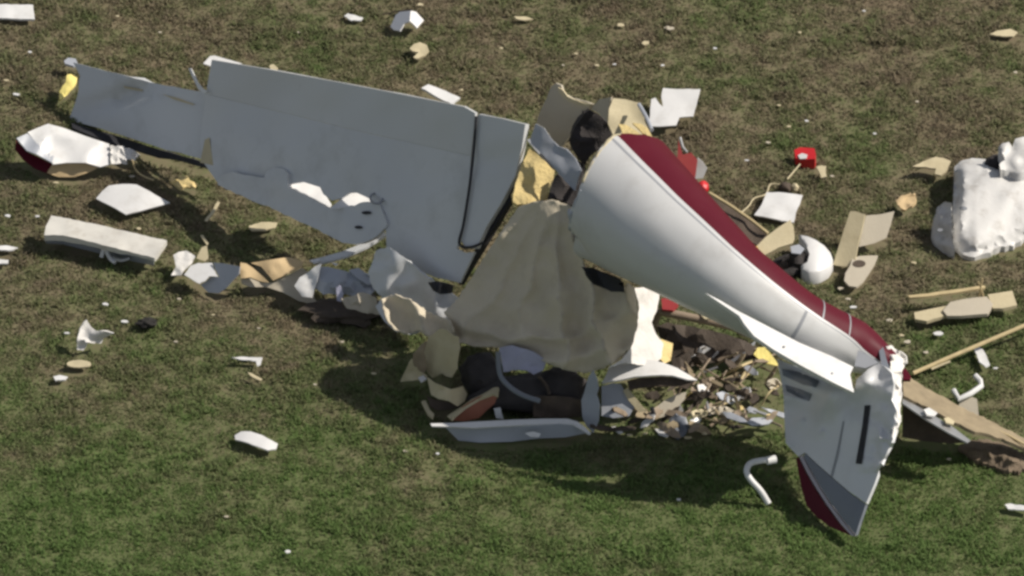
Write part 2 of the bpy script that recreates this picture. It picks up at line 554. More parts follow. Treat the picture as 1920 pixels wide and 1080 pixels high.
# crumpled root of the wing below the inboard end
def root_z(x, y):
    return max(0.1, 0.62 + (x - 780) * 0.0011 - (y - 500) * 0.0036) + 0.05 * fbm(x, y, 0.016, 8.0, 3) + 0.05 * ridge(x, y, 0.016, 2.0)
sheet('crumpled_root', [(690, 512), (705, 470), (728, 462), (770, 492), (800, 520), (842, 548), (858, 560), (850, 590), (856, 612), (850, 642), (808, 634), (788, 622), (770, 628), (742, 622), (722, 604), (704, 574), (716, 556), (700, 540)],
      root_z, 'wing_paint', wing, t=0.02, res=8, rag=1.5, sharp=60)
sheet('stiffener', [(586, 492), (596, 484), (640, 472), (690, 452), (720, 434), (724, 440), (690, 462), (650, 480), (604, 493)], lambda x, y: 0.30 + (x - 590) * 0.0012, 'wing_paint', wing, t=0.02)
sheet('dark_fold', [(802, 530), (822, 527), (850, 536), (846, 550), (826, 552), (812, 545)], lambda x, y: root_z(x, y) + 0.05, 'black_rubber', wing, t=0.01)
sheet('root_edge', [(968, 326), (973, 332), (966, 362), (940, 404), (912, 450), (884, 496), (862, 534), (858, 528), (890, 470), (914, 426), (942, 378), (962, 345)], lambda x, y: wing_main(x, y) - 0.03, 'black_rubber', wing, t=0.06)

# ================================================================== the tail section
tail = thing('tail_section', 'broken white aircraft tail cone with a maroon top and bent fin', 'aircraft tail', P(1480, 860, 0))
ST = [((1153, 366), 1.72, 134), ((1265, 450), 1.69, 105), ((1382, 536), 1.57, 77), ((1499, 608), 1.30, 60), ((1603, 650), 1.05, 49), ((1668, 686), 0.94, 26)]
CEN = [P(p[0][0], p[0][1], p[1]) for p in ST]
RAD = [p[2] * S for p in ST]
ARC = [0.0]
for i in range(1, len(CEN)):
    ARC.append(ARC[-1] + (CEN[i] - CEN[i - 1]).length)
def cone_at(s):
    if s <= 0:
        d = (CEN[1] - CEN[0]).normalized()
        return CEN[0] + d * s, RAD[0]
    for i in range(len(ARC) - 1):
        if s <= ARC[i + 1] or i == len(ARC) - 2:
            f = min(1.0, (s - ARC[i]) / (ARC[i + 1] - ARC[i]))
            m0 = (CEN[i + 1] - CEN[max(i - 1, 0)]) / (ARC[i + 1] - ARC[max(i - 1, 0)])
            m1 = (CEN[min(i + 2, len(CEN) - 1)] - CEN[i]) / (ARC[min(i + 2, len(CEN) - 1)] - ARC[i])
            L = ARC[i + 1] - ARC[i]
            h = (2 * f ** 3 - 3 * f * f + 1, f ** 3 - 2 * f * f + f, -2 * f ** 3 + 3 * f * f, f ** 3 - f * f)
            return CEN[i] * h[0] + m0 * (L * h[1]) + CEN[i + 1] * h[2] + m1 * (L * h[3]), RAD[i] + (RAD[i + 1] - RAD[i]) * f
def cone_frame(s):
    a = (cone_at(s + 0.05)[0] - cone_at(s - 0.05)[0]).normalized() if s < ARC[-1] - 0.05 else (CEN[-1] - CEN[-2]).normalized()
    c = -FWD
    e0 = (c - a * c.dot(a)).normalized()
    e1 = e0.cross(a)
    if e1.z < 0: e1 = -e1
    return a, e0, e1
def front_off(th):
    xs_ = [-180, -95, -70, -45, -15, 15, 40, 58, 75, 95, 180]
    ys_ = [0.0, 0.0, -0.05, -0.11, -0.11, -0.03, 0.04, -0.03, -0.06, -0.05, 0.0]
    return float(np.interp(th, xs_, ys_))
def cone_pt(th, s, dr=0.0):
    c, r = cone_at(s)
    a, e0, e1 = cone_frame(max(0.0, min(s, ARC[-1])))
    dent = 0.0
    dent += 0.006 * noise.noise(Vector((th * 0.05, s * 3.0, 1.0)))
    dent -= 0.10 * math.exp(-((th + 72) / 16) ** 2 - ((s - 0.06) / 0.16) ** 2)
    r = r + dr + dent
    return c + e0 * (math.cos(R(th)) * r) + e1 * (math.sin(R(th)) * r)
def bnd(s):
    return float(np.interp(s, ARC, [42, 40, 40, 32, 6, -6]))
def loft(name, lo, hi, material, steps, rows=34, s0=None, s1=None, dr=0.0, thick=0.012):
    verts, faces = [], []
    for j in range(rows + 1):
        f = j / rows
        for k in range(steps + 1):
            g = k / steps
            smid = (s0 if s0 is not None else 0.0) + f * ((s1 if s1 is not None else ARC[-1]) - (s0 if s0 is not None else 0.0))
            th = lo(smid) + (hi(smid) - lo(smid)) * g
            st = s0 if s0 is not None else -front_off(th) + 0.015 * noise.noise(Vector((th * 0.11, 0, 5)))
            s = st + f * ((s1 if s1 is not None else ARC[-1]) - st)
            verts.append(cone_pt(th, s, dr))
    w = steps + 1
    for j in range(rows):
        for k in range(steps):
            a = j * w + k
            faces.append((a, a + 1, a + w + 1, a + w))
    # inner wall
    N = len(verts)
    cs = []
    for j in range(rows + 1):
        for k in range(steps + 1):
            v = verts[j * w + k]
            smid = j / rows * ARC[-1]
            c = cone_at(smid if s0 is None else s0 + (s1 - s0) * j / rows)[0]
            cs.append(v + (c - v).normalized() * thick)
    verts += cs
    faces = [tuple(reversed(f)) for f in faces] + [tuple(i + N for i in f) for f in faces]
    for k in range(steps):
        faces.append((k, k + 1, k + 1 + N, k + N))
        b = rows * w + k
        faces.append((b + 1, b, b + N, b + 1 + N))
    for j in range(rows):
        a = j * w
        faces.append((a + w, a, a + N, a + w + N))
        a = j * w + steps
        faces.append((a, a + w, a + w + N, a + N))
    o = link(name, verts, faces, material, tail, True, 50)
    bm = bmesh.new(); bm.from_mesh(o.data); bmesh.ops.recalc_face_normals(bm, faces=bm.faces); bm.to_mesh(o.data); bm.free()
    return o
loft('white_skin', lambda s: -150, lambda s: bnd(s) - 7.0, 'cone_paint', 44)
loft('pinstripe', lambda s: bnd(s) - 7.0, lambda s: bnd(s) - 4.6, 'line_grey', 2)
loft('white_stripe', lambda s: bnd(s) - 4.6, lambda s: bnd(s), 'cone_paint', 3)
loft('maroon_skin', lambda s: bnd(s), lambda s: 210, 'maroon', 30)
# joints between the tail's panels
loft('panel_joint', lambda s: -60, lambda s: bnd(s) - 7.0, 'line_grey', 16, 1, s0=2.02, s1=2.045, dr=0.003, thick=0.004)
loft('panel_joint', lambda s: bnd(s), lambda s: 110, 'line_grey', 12, 1, s0=2.16, s1=2.172, dr=0.003, thick=0.004)
loft('panel_joint', lambda s: bnd(s), lambda s: 110, 'line_grey', 12, 1, s0=2.42, s1=2.432, dr=0.003, thick=0.004)
# torn insulation round the broken rim
def rim(name, lo, hi, e0, e1, material, seed):
    verts, faces = [], []
    n = 26
    for k in range(n + 1):
        th = lo + (hi - lo) * k / n
        w = e0 + (e1 - e0) * abs(noise.noise(Vector((th * 0.09, seed, 1.0)))) * 1.6
        w *= math.sin(math.pi * min(1.0, max(0.04, k / n))) ** 0.5
        so = -front_off(th)
        for q, f in enumerate((0.0, 0.5, 1.0)):
            verts.append(cone_pt(th, so + 0.02 - (w + 0.02) * f, -0.004 - 0.05 * f * f + 0.02 * noise.noise(Vector((th * .2, f * 3, seed)))))
    for k in range(n):
        for q in range(2):
            a = k * 3 + q
            faces.append((a, a + 1, a + 4, a + 3))
    o = link(name, verts, faces, material, tail, True, 60)
    md = o.modifiers.new('thickness', 'SOLIDIFY'); md.thickness = 0.012
rim('torn_rim', -8, 44, 0.03, 0.11, 'cream', 2.0)
rim('torn_rim', -75, -14, 0.02, 0.09, 'grey_paint', 5.0)
sheet('rudder_root', [(1602, 686), (1609, 656), (1628, 666), (1648, 680), (1622, 690)], lambda x, y: 1.25 - (y - 656) * .0012, 'line_grey', tail, t=.012)
# stabiliser root: the bright plank along the underside of the cone
strip_z = plane((1322, 549, 1.74), (1600, 688, 1.21), (1414, 630, 1.52), (1601, 736, 1.14))
sheet('stabilizer_root', [(1322, 549), (1350, 563), (1384, 583), (1440, 612), (1500, 643), (1560, 668), (1600, 688), (1594, 702), (1601, 736), (1560, 716), (1500, 684), (1450, 655), (1414, 630), (1396, 608), (1386, 592)],
      strip_z, 'white_paint', tail, t=0.035, res=10, amp=.006, freq=.02)
for (a, b) in ((1470, 650), (1560, 700)):
    lump('rivet', a, b, strip_z(a, b) - .002, 0.014, 0.014, 0.006, 'line_grey', tail, rough=0.05, sub=1)
# fin: folded down to the grass, seen from its shaded side
FIN0 = plane((1602, 1004, 0.09), (1460, 690, 0.62), (1690, 690, 1.18))
def fin_z(x, y):
    w = max(0.0, 1 - (y - 660) / 200.0)
    up = max(0.0, min(1.0, (830 - y) / 120))
    z = FIN0(x, y) + 0.07 * up * ridge(x * 0.8 + y * 0.5, y * 1.3 - x * 0.4, 0.013, 4.0) + 0.008 * fbm(x, y, 0.02, 2.0)
    # two deep folds near the root
    for (cx, cy, k) in ((1510, 700, 0.05), (1500, 737, 0.045), (1660, 800, 0.03)):
        z -= k * math.exp(-(((x - cx) * 0.9 + (y - cy) * 0.45) / 42) ** 2 - (((y - cy) * 0.9 - (x - cx) * 0.42) / 9) ** 2)
    # the fold that lets the near corner catch light
    z += 0.13 * math.exp(-((x - 1562) / 25) ** 2 - ((y - 748 + (x - 1562) * .35) / 26) ** 2)
    z += 0.05 * math.exp(-((x - 1622) / 16) ** 2 - ((y - 715 + (x - 1622) * .8) / 14) ** 2)
    for (cx, cy, k) in ((1500, 790, .03), (1538, 812, .03), (1648, 792, .025), (1660, 822, .03), (1480, 832, .02)):
        z += k * math.exp(-((x - cx) / 7) ** 2 - ((y - cy + (x - cx) * .5) / 5) ** 2)
    e = max(0.0, (x - 1655 + max(0, y - 720) * 0.33) / 45.0)
    if y < 880:
        z += -0.10 * e * e * max(0.0, min(1.0, (800 - y) / 60.0)) + 0.055 * e * ridge(x, y * 1.5, 0.040, 6.0)
    return z
fin_poly = [(1458, 673), (1500, 690), (1560, 720), (1601, 738), (1606, 712), (1628, 692), (1648, 680), (1662, 690), (1672, 700), (1676, 722), (1672, 750), (1682, 772), (1684, 800), (1668, 838), (1653, 869), (1640, 906), (1624, 944),
            (1590, 920), (1562, 896), (1530, 868), (1509, 848), (1497, 856), (1473, 831), (1471, 790), (1469, 740), (1463, 705)]
fin = sheet('fin', fin_poly, fin_z, 'fin_paint', tail, t=0.03, res=8, foot=False, sharp=50)
sheet('fin_band', [(1510, 850), (1530, 870), (1562, 898), (1590, 922), (1623, 946), (1613, 975), (1604, 1003), (1586, 980), (1560, 946), (1537, 910), (1520, 880), (1507, 856)], fin_z, 'band_grey', fin, t=0.03, res=8, foot=False)
sheet('fin_pinstripe', [(1499, 858), (1505, 855), (1518, 882), (1535, 912), (1558, 948), (1584, 982), (1602, 1005), (1596, 1004), (1576, 982), (1550, 946), (1528, 912), (1512, 884)], fin_z, 'mauve_line', fin, t=0.03, res=6, foot=False)
sheet('fin_edge', [(1492, 858), (1497, 858), (1510, 886), (1526, 914), (1548, 948), (1574, 984), (1592, 1003), (1556, 988), (1530, 968), (1512, 948), (1502, 912)], lambda x, y: max(0.02, fin_z(x, y)), 'maroon', fin, t=0.03, res=8, foot=False)
sheet('fin_slot', [(1621, 760), (1631, 760), (1626, 800), (1620, 840), (1615, 870), (1604, 869), (1611, 830), (1617, 795)], lambda x, y: fin_z(x, y) + 0.010, 'black_rubber', fin, t=0.004, res=6)
sheet('fin_streak', [(1466, 692), (1493, 696), (1515, 704), (1536, 714), (1529, 726), (1507, 722), (1468, 704)], lambda x, y: fin_z(x, y) + 0.008, 'band_grey', fin, t=0.004, res=6)  # dark grey marks laid on the fin near its root
sheet('fin_streak', [(1472, 721), (1498, 729), (1522, 739), (1516, 752), (1496, 744), (1475, 733)], lambda x, y: fin_z(x, y) + 0.008, 'band_grey', fin, t=0.004, res=6)
sheet('fin_joint', [(1580, 790), (1582, 790), (1572, 848), (1560, 894), (1557, 892), (1569, 846)], lambda x, y: fin_z(x, y) + 0.006, 'line_grey', fin, t=0.003)
# torn skin joining the stabiliser root to the folded fin
sk_v, sk_f = [], []
sk = [(1458, 664), (1480, 674), (1500, 683), (1530, 699), (1560, 715), (1582, 726), (1600, 735)]
for k, (x, y) in enumerate(sk):
    a, b = P(x, y, strip_z(x, y) - .03), P(x, y + 5, fin_z(x, y + 5) - .015)
    for q in range(4):
        f = q / 3
        sk_v.append(a.lerp(b, f) + Vector((0, .05 * math.sin(f * math.pi), 0)))
for k in range(len(sk) - 1):
    for q in range(3):
        i0 = k * 4 + q
        sk_f.append((i0, i0 + 1, i0 + 5, i0 + 4))
o_ = link('torn_skirt', sk_v, sk_f, 'fin_paint', tail)
md = o_.modifiers.new('thickness', 'SOLIDIFY'); md.thickness = .01
# crumpled white fairing at the very end
def cap_z(x, y):
    return 1.02 - (x - 1670) * 0.0030 - (y - 680) * 0.0014 + 0.035 * ridge(x, y, 0.05, 3.3) + 0.03 * fbm(x, y, 0.07, 1.0)
sheet('tail_cap', [(1662, 650), (1670, 647), (1680, 655), (1690, 660), (1699, 668), (1700, 680), (1692, 694), (1690, 716), (1692, 740), (1688, 766), (1690, 790), (1680, 812), (1672, 818), (1680, 790), (1672, 768), (1668, 745), (1674, 722), (1668, 700), (1670, 680)],
      cap_z, 'white_cloth', tail, t=0.012, res=5, rag=1.0, foot=False, sharp=60)
sheet('rudder_strap', [(1648, 655), (1656, 650), (1662, 672), (1672, 702), (1676, 716), (1668, 722), (1660, 704), (1652, 680)], lambda x, y: 1.12 - (y - 650) * 0.001, 'band_grey', tail, t=0.015)
sheet('end_panel', [(1690, 694), (1698, 690), (1708, 706), (1707, 712), (1694, 712)], lambda x, y: 0.78, 'maroon', tail, t=0.02)

# ================================================================== the crushed cabin
cabin = thing('crushed_cabin', 'crushed cabin under a draped beige headliner cloth', 'cabin wreck', P(1010, 800, 0))
def cloth_z(x, y):
    z = float(np.interp(y, [375, 480, 560, 640, 700], [1.50, 1.13, 0.85, 0.58, 0.40]))
    z += 0.0014 * (x - 1010) + 0.04 * math.exp(-((x - 1020) / 90) ** 2 - ((y - 590) / 80) ** 2)
    e = max(0.0, (x - 1130) / 65.0)
    z -= 0.17 * e * e
    # folds running down and out from where the cloth hangs on the wreck
    ph = math.atan2(x - 1050, y - 330)
    rr = math.hypot(x - 1050, y - 330)
    wv = ph * 12.0 + 1.3 * fbm(x, y, 0.010, 6.0, 2)
    grow = min(1.0, max(0.0, (rr - 70) / 170.0))
    k = 0.35 + 0.65 * min(1.0, max(0.0, (x - 930) / 150.0))
    z += 0.06 * grow * k * (1.0 - 2.0 * abs(math.sin(wv)) ** 0.7)
    # swags along the hanging hem
    sw = (rr - 300) / 17.0 + 1.2 * fbm(x, y, .014, 3.0, 2) + ph * 2.0
    z += 0.030 * min(1.0, max(0.0, (y - 570) / 70.0)) * (1.0 - 2.0 * abs(math.sin(sw)))
    z += 0.030 * fbm(x, y, 0.014, 2.0, 3)
    return z
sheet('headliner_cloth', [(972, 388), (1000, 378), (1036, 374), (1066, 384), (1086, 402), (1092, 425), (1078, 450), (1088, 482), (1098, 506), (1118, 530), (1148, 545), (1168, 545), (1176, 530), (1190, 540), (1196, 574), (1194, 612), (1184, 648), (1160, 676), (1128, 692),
      (1096, 700), (1060, 694), (1024, 680), (990, 664), (940, 652), (896, 648), (852, 640), (838, 622), (842, 598), (832, 585), (858, 560), (884, 522), (912, 476), (944, 428)], cloth_z, 'cloth_beige', cabin, t=0.012, res=5.5, rag=1.2, sharp=180, foot=False)
sheet('trailing_cloth', [(716, 560), (740, 552), (776, 566), (812, 590), (842, 600), (850, 622), (846, 640), (808, 634), (786, 620), (764, 626), (742, 618), (724, 596)],
      lambda x, y: max(.12, 0.50 + (x - 780) * .0009 - (y - 580) * .0034) + 0.04 * (1 - 2 * abs(math.sin((x - y * .6) / 17.0 + 1.2 * fbm(x, y, .02, 4.0, 2)))), 'cloth_beige', cabin, t=0.012, res=5.5, rag=1.5, sharp=180, foot=False)
sheet('gap_shade', [(1090, 500), (1112, 502), (1150, 520), (1170, 530), (1168, 547), (1146, 547), (1116, 532), (1098, 512)], lambda x, y: cloth_z(x, y) + 0.05, 'black_rubber', cabin, t=0.02)  # black sheet standing in for the shadow between cloth and cone
def lit_z(x, y):
    return 0.86 - (x - 1195) * 0.0030 - (y - 540) * 0.0026 + 0.02 * ridge(x, y, 0.02, 3.0)
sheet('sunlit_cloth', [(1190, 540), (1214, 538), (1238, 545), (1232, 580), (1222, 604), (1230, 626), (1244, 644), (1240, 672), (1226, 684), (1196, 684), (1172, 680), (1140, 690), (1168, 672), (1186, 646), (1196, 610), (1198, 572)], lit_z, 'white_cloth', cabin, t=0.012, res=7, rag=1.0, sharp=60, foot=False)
sheet('torn_insulation', [(1224, 640), (1240, 636), (1262, 644), (1258, 676), (1246, 682), (1230, 664)], lambda x, y: 0.50 - (x - 1224) * 0.003 - (y - 640) * .002, 'yellow_foam', cabin, t=0.02, amp=.03, freq=.05)
lump('cavity_shade', 985, 738, 0.0, 0.44, 0.20, 0.13, 'dark_fabric', cabin, seed=3, rough=0.35, f=1.6)  # dark lumps added so the hollow under the cloth reads as shade
lump('cavity_shade', 1055, 728, 0.0, 0.20, 0.18, 0.17, 'dark_fabric', cabin, seed=8, rough=0.3, f=1.7)
lump('cavity_shade', 902, 704, 0.0, 0.17, 0.2, 0.17, 'dark_fabric', cabin, seed=5, rough=0.3, f=1.7)
sheet('lavender_cloth', [(936, 652), (960, 648), (1000, 660), (1024, 676), (1018, 694), (1000, 702), (986, 694), (962, 694), (944, 698)], lambda x, y: cloth_z(x, 655) + 0.05 - (y - 655) * 0.004, 'lavender', cabin, t=0.012, amp=.02, freq=.04, rag=1.5)
tube('hose', smooth_path([(934, 660, .62), (937, 700, .46), (952, 722, .40), (978, 740, .34), (1012, 752, .28)]), 0.022, 'band_grey', cabin)
tube('hose', smooth_path([(1010, 706, .36), (1024, 722, .30), (1030, 740, .24)]), 0.014, 'dark_brown', cabin)
# side wall pieces left of the cabin
sheet('side_panel', [(804, 630), (826, 616), (858, 632), (860, 660), (856, 692), (846, 708), (828, 700), (810, 708), (798, 692), (794, 660)], plane((804, 630, .50), (858, 632, .66), (812, 706, .20)), 'cream', cabin, t=0.012, amp=.04, freq=.02, rag=2.2, sharp=25)
sheet('side_panel', [(774, 664), (792, 644), (800, 640), (794, 662), (799, 692), (792, 702), (776, 686)], plane((774, 670, .34), (798, 650, .50), (794, 700, .22)), 'tube_brown', cabin, t=0.012, amp=.02, freq=.03, rag=1.5)
sheet('side_panel', [(750, 716), (762, 690), (772, 672), (784, 694), (800, 706), (796, 716), (782, 712), (770, 714)], plane((750, 716, .08), (772, 672, .34), (800, 706, .22)), 'cream', cabin, t=0.01, amp=.03, freq=.04)
def curl_z(x, y):
    return 0.20 - (y - 720) * 0.003 + 0.12 * math.sin((x - 800) / 75 * math.pi)
sheet('side_panel', [(800, 706), (816, 718), (846, 730), (868, 724), (876, 738), (872, 752), (858, 762), (842, 752), (822, 748), (808, 740)], curl_z, 'cream', cabin, t=0.012, amp=.03, freq=.03, back='dark_brown')
sheet('side_panel', [(800, 742), (812, 748), (842, 754), (866, 762), (846, 768), (820, 770), (806, 762)], lambda x, y: 0.13 - (y - 742) * .003, 'dark_brown', cabin, t=0.01)
sheet('torn_edge', [(790, 752), (798, 750), (806, 768), (814, 776), (812, 784), (802, 776)], lambda x, y: .08, 'cream', cabin, t=.02)
sheet('red_panel', [(850, 778), (870, 762), (896, 746), (924, 736), (932, 744), (928, 756), (912, 770), (898, 784), (870, 790), (848, 788)], plane((850, 784, .07), (926, 740, .22), (905, 780, .06)), 'brick_red', cabin, t=0.02)
sheet('red_panel_edge', [(838, 780), (866, 762), (900, 736), (928, 726), (934, 726), (932, 742), (922, 738), (896, 748), (870, 764), (852, 779), (846, 786)], plane((838, 780, .08), (930, 728, .27), (870, 764, .16)), 'cream', cabin, t=0.02)
sheet('white_scrap', [(926, 766), (938, 764), (944, 786), (930, 784)], lambda x, y: .16 - (y - 764) * .004, 'white_paint', cabin, t=.01)
sheet('white_scrap', [(784, 708), (794, 703), (800, 710), (790, 716)], lambda x, y: .24, 'white_paint', cabin, t=.01)
sheet('cabin_floor', [(1000, 745), (1040, 742), (1092, 750), (1096, 780), (1060, 784), (1000, 782)], plane((1000, 745, .22), (1092, 750, .22), (1040, 784, .06)), 'dark_brown', cabin, t=.02, amp=.03, freq=.03)
# dark crushed bay between cloth and tail
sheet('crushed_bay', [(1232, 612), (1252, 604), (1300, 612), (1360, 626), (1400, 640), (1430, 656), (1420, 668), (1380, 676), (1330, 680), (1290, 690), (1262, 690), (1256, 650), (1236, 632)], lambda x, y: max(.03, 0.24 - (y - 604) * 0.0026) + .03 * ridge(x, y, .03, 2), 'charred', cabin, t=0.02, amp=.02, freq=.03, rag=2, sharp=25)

# broken upper cabin: panels standing above the wing root
upper = thing('cabin_roof_wreck', 'beige roof panels and yellow insulation standing up between wing and tail', 'cabin wreck', P(1080, 620, 0))
sheet('roof_panel', [(1008, 222), (1022, 190), (1034, 162), (1042, 156), (1052, 160), (1056, 176), (1072, 184), (1096, 190), (1112, 196), (1092, 214), (1078, 240), (1064, 262), (1052, 276), (1038, 272), (1030, 250), (1020, 238), (1006, 232)],
      lambda x, y: 1.55 + (x - 1008) * 0.0025 - (y - 232) * 0.0042, 'beige', upper, t=0.02, res=8, rag=.8, amp=.01, freq=.02)
sheet('roof_panel_edge', [(1046, 164), (1054, 168), (1064, 181), (1076, 187), (1096, 194), (1110, 195), (1104, 200), (1082, 196), (1062, 188), (1050, 176)], lambda x, y: 1.56 + (x - 1008) * 0.0025 - (y - 232) * 0.0042 + .03, 'cream', upper, t=0.015, rag=.8)
sheet('roof_lining', [(1004, 232), (1020, 240), (1032, 258), (1046, 274), (1062, 280), (1078, 296), (1090, 318), (1084, 334), (1078, 358), (1060, 340), (1040, 316), (1020, 292), (996, 270), (994, 262)],
      lambda x, y: 1.86 + (x - 1000) * 0.0012 - (y - 240) * 0.0030, 'grey_paint', upper, t=0.015, res=8, amp=.02, freq=.02)
sheet('seat_back', [(1066, 262), (1080, 236), (1096, 214), (1106, 206), (1122, 214), (1140, 232), (1156, 252), (1146, 262), (1124, 278), (1106, 294), (1096, 310), (1086, 300), (1074, 282)],
      lambda x, y: 1.92 - (y - 210) * 0.0038, 'dark_fabric', upper, t=0.08, res=8, amp=.03, freq=.03)
sheet('seat_back', [(1080, 300), (1094, 306), (1090, 340), (1092, 372), (1090, 392), (1070, 384), (1044, 372), (1026, 372), (1036, 340), (1044, 326), (1064, 342), (1078, 352)], lambda x, y: 1.66 - (y - 300) * 0.0026, 'dark_fabric', upper, t=0.06, amp=.03, freq=.03)
sheet('foam_pad', [(962, 366), (968, 340), (980, 308), (992, 278), (1004, 286), (1026, 306), (1040, 320), (1030, 346), (1024, 372), (1010, 380), (990, 382), (970, 384), (962, 378)], lambda x, y: 1.66 - (y - 280) * 0.0026, 'yellow_foam', upper, t=0.05, res=7, amp=.025, freq=.03, rag=1)
tube('strap', smooth_path([(964, 382, 1.30), (990, 368, 1.34), (1014, 344, 1.42), (1032, 312, 1.52)]), 0.014, 'dark_brown', upper)
sheet('white_scrap', [(1010, 376), (1022, 370), (1030, 378), (1020, 384)], lambda x, y: 1.34, 'white_paint', upper, t=.01)
sheet('bulkhead', [(1140, 232), (1142, 204), (1150, 184), (1172, 186), (1196, 192), (1204, 198), (1208, 226), (1226, 262), (1204, 272), (1176, 270), (1152, 258)], lambda x, y: 2.14 - (y - 186) * 0.0032 - (x - 1150) * .0004, 'cream', upper, t=0.02, amp=.02, freq=.02)  # lower part behind the cone added to keep sun off the cloth
sheet('bulkhead', [(1108, 204), (1124, 186), (1146, 182), (1142, 204), (1138, 228), (1122, 212)], lambda x, y: 2.11 - (y - 186) * 0.0040 + (x - 1142) * .003, 'beige', upper, t=0.02)
sheet('foam_scrap', [(1160, 232), (1174, 234), (1194, 246), (1204, 254), (1188, 256), (1168, 252)], lambda x, y: 2.20 - (y - 236) * .002, 'yellow_foam', upper, t=0.02)
sheet('foam_scrap', [(1186, 230), (1202, 232), (1214, 240), (1224, 258), (1206, 250)], lambda x, y: 2.20 - (y - 236) * .002, 'yellow_foam', upper, t=0.02)
tube('frame_strut', [(1198, 196, 2.14), (1212, 220, 2.14), (1222, 244, 2.16)], 0.018, 'grey_paint', upper)
sheet('frame_strut', [(988, 262), (994, 260), (1030, 300), (1040, 318), (1034, 318), (1016, 296)], lambda x, y: 1.64 - (y - 262) * .003, 'grey_paint', upper, t=.015)

# ================================================================== pieces beside and behind the tail
t_ = thing('red_white_fairing', 'crumpled red and white striped fairing behind the maroon tail top', 'debris', P(1308, 352, 0))
sheet('red_skin', [(1272, 262), (1280, 290), (1296, 286), (1308, 300), (1304, 330), (1300, 345), (1286, 330), (1270, 300)], lambda x, y: 0.42 - (y - 290) * .003, 'dull_red', t_, t=.02, foot=True)
sheet('white_band', [(1308, 296), (1318, 304), (1326, 316), (1318, 334), (1298, 336), (1302, 318)], lambda x, y: 0.36 - (y - 300) * .0042, 'white_paint', t_, t=.02, foot=True)
lump('red_end', 1317, 352, 0.02, 0.055, 0.06, 0.06, 'bright_red', t_, rough=.2)
tube('bent_rod', [(1275, 258, .42), (1280, 276, .38), (1288, 286, .34)], .012, 'steel', t_)

t_ = thing('dark_spar', 'long dark wooden spar lying behind the maroon tail top', 'debris', P(1400, 450, 0))
sheet('web', [(1322, 360), (1350, 372), (1400, 404), (1436, 432), (1440, 446), (1424, 462), (1396, 446), (1352, 404)], lambda x, y: 0.22 - (y - 360) * .0012, 'dark_brown', t_, t=.05, amp=.03, freq=.03, foot=True)
tube('cap_strip', [(1330, 362, .25), (1370, 386, .24), (1410, 414, .2), (1440, 438, .16)], .014, 'tan_strip', t_)

def d(name, poly, z, material, label, cat='debris', **k):
    if not callable(z): z = max(.03, z - .02)
    k.setdefault('amp', .012); k.setdefault('freq', .025); k.setdefault('rag', .7)
    return sheet(name, poly, z, material, None, label=label, cat=cat, **k)

lowz = lambda a, b=0.0, c=0.0, x0=0, y0=0: (lambda x, y: a + b * (x - x0) + c * (y - y0))

# top left and top edge
d('skin_fragment', [(-14, 8), (30, 8), (62, 9), (65, 36), (30, 35), (-14, 33)], lowz(.07, 0, -.0006, 0, 20), 'white_paint', 'white rectangular panel lying alone beyond the broken wing tip', t=.02)
d('panel_fragment', [(645, 30), (652, 25), (668, 29), (681, 33), (676, 38), (658, 38)], .06, 'white_paint', 'small white sliver on brown grass beside the bent grey sheet')
t_ = thing('bent_sheet', 'bent metal sheet, one half grey and one half white, beyond the wing', 'debris', P(765, 56, 0))
sheet('grey_half', [(732, 50), (742, 28), (750, 22), (770, 20), (768, 40), (758, 44), (750, 58), (738, 56)], lowz(.14, .0022, -.001, 760, 40), 'grey_paint', t_, t=.01, back='white_paint', foot=True)
sheet('white_half', [(771, 20), (780, 22), (795, 38), (782, 53), (776, 46), (769, 40)], lowz(.15, -.003, -.001, 771, 40), 'white_paint', t_, t=.01, foot=True)
tube('thin_wire', [(716, 27, .04), (740, 22, .06), (771, 18, .12)], .006, 'dark_brown', t_)
d('foam_scrap', [(768, 90), (776, 82), (788, 79), (800, 84), (804, 94), (798, 102), (782, 110), (775, 107), (785, 98), (774, 96)], lowz(.08, 0, -.0008, 780, 95), 'cream', 'curled cream foam scrap on the grass below the bent sheet', t=.02, amp=.01, freq=.05)
d('flat_strip', [(964, 30), (985, 31), (1000, 35), (985, 38), (968, 35)], .05, 'cream', 'thin tan strip lying alone on the far grass')
d('white_plank', [(790, 165), (803, 158), (835, 170), (863, 183), (848, 195), (820, 182)], plane((790, 165, .15), (863, 183, .12), (848, 195, .13)), 'white_paint', 'white rectangular plank just behind the upper wing edge', t=.02, foot=True)
d('notched_panel', [(1217, 236), (1219, 205), (1221, 186), (1229, 183), (1236, 194), (1243, 200), (1240, 182), (1243, 165), (1280, 167), (1313, 167), (1306, 195), (1300, 218), (1274, 220), (1268, 235), (1240, 237)],
  lowz(.14, 0, -.0016, 1260, 200), 'white_paint', 'white panel with a notched torn edge behind the beige roof panels', t=.012, amp=.006, freq=.03, foot=True)
d('bare_chunk', [(505, 123), (512, 120), (521, 127), (518, 133), (508, 133)], .07, 'cream', 'small pale chunk on the grass touching the upper wing edge')

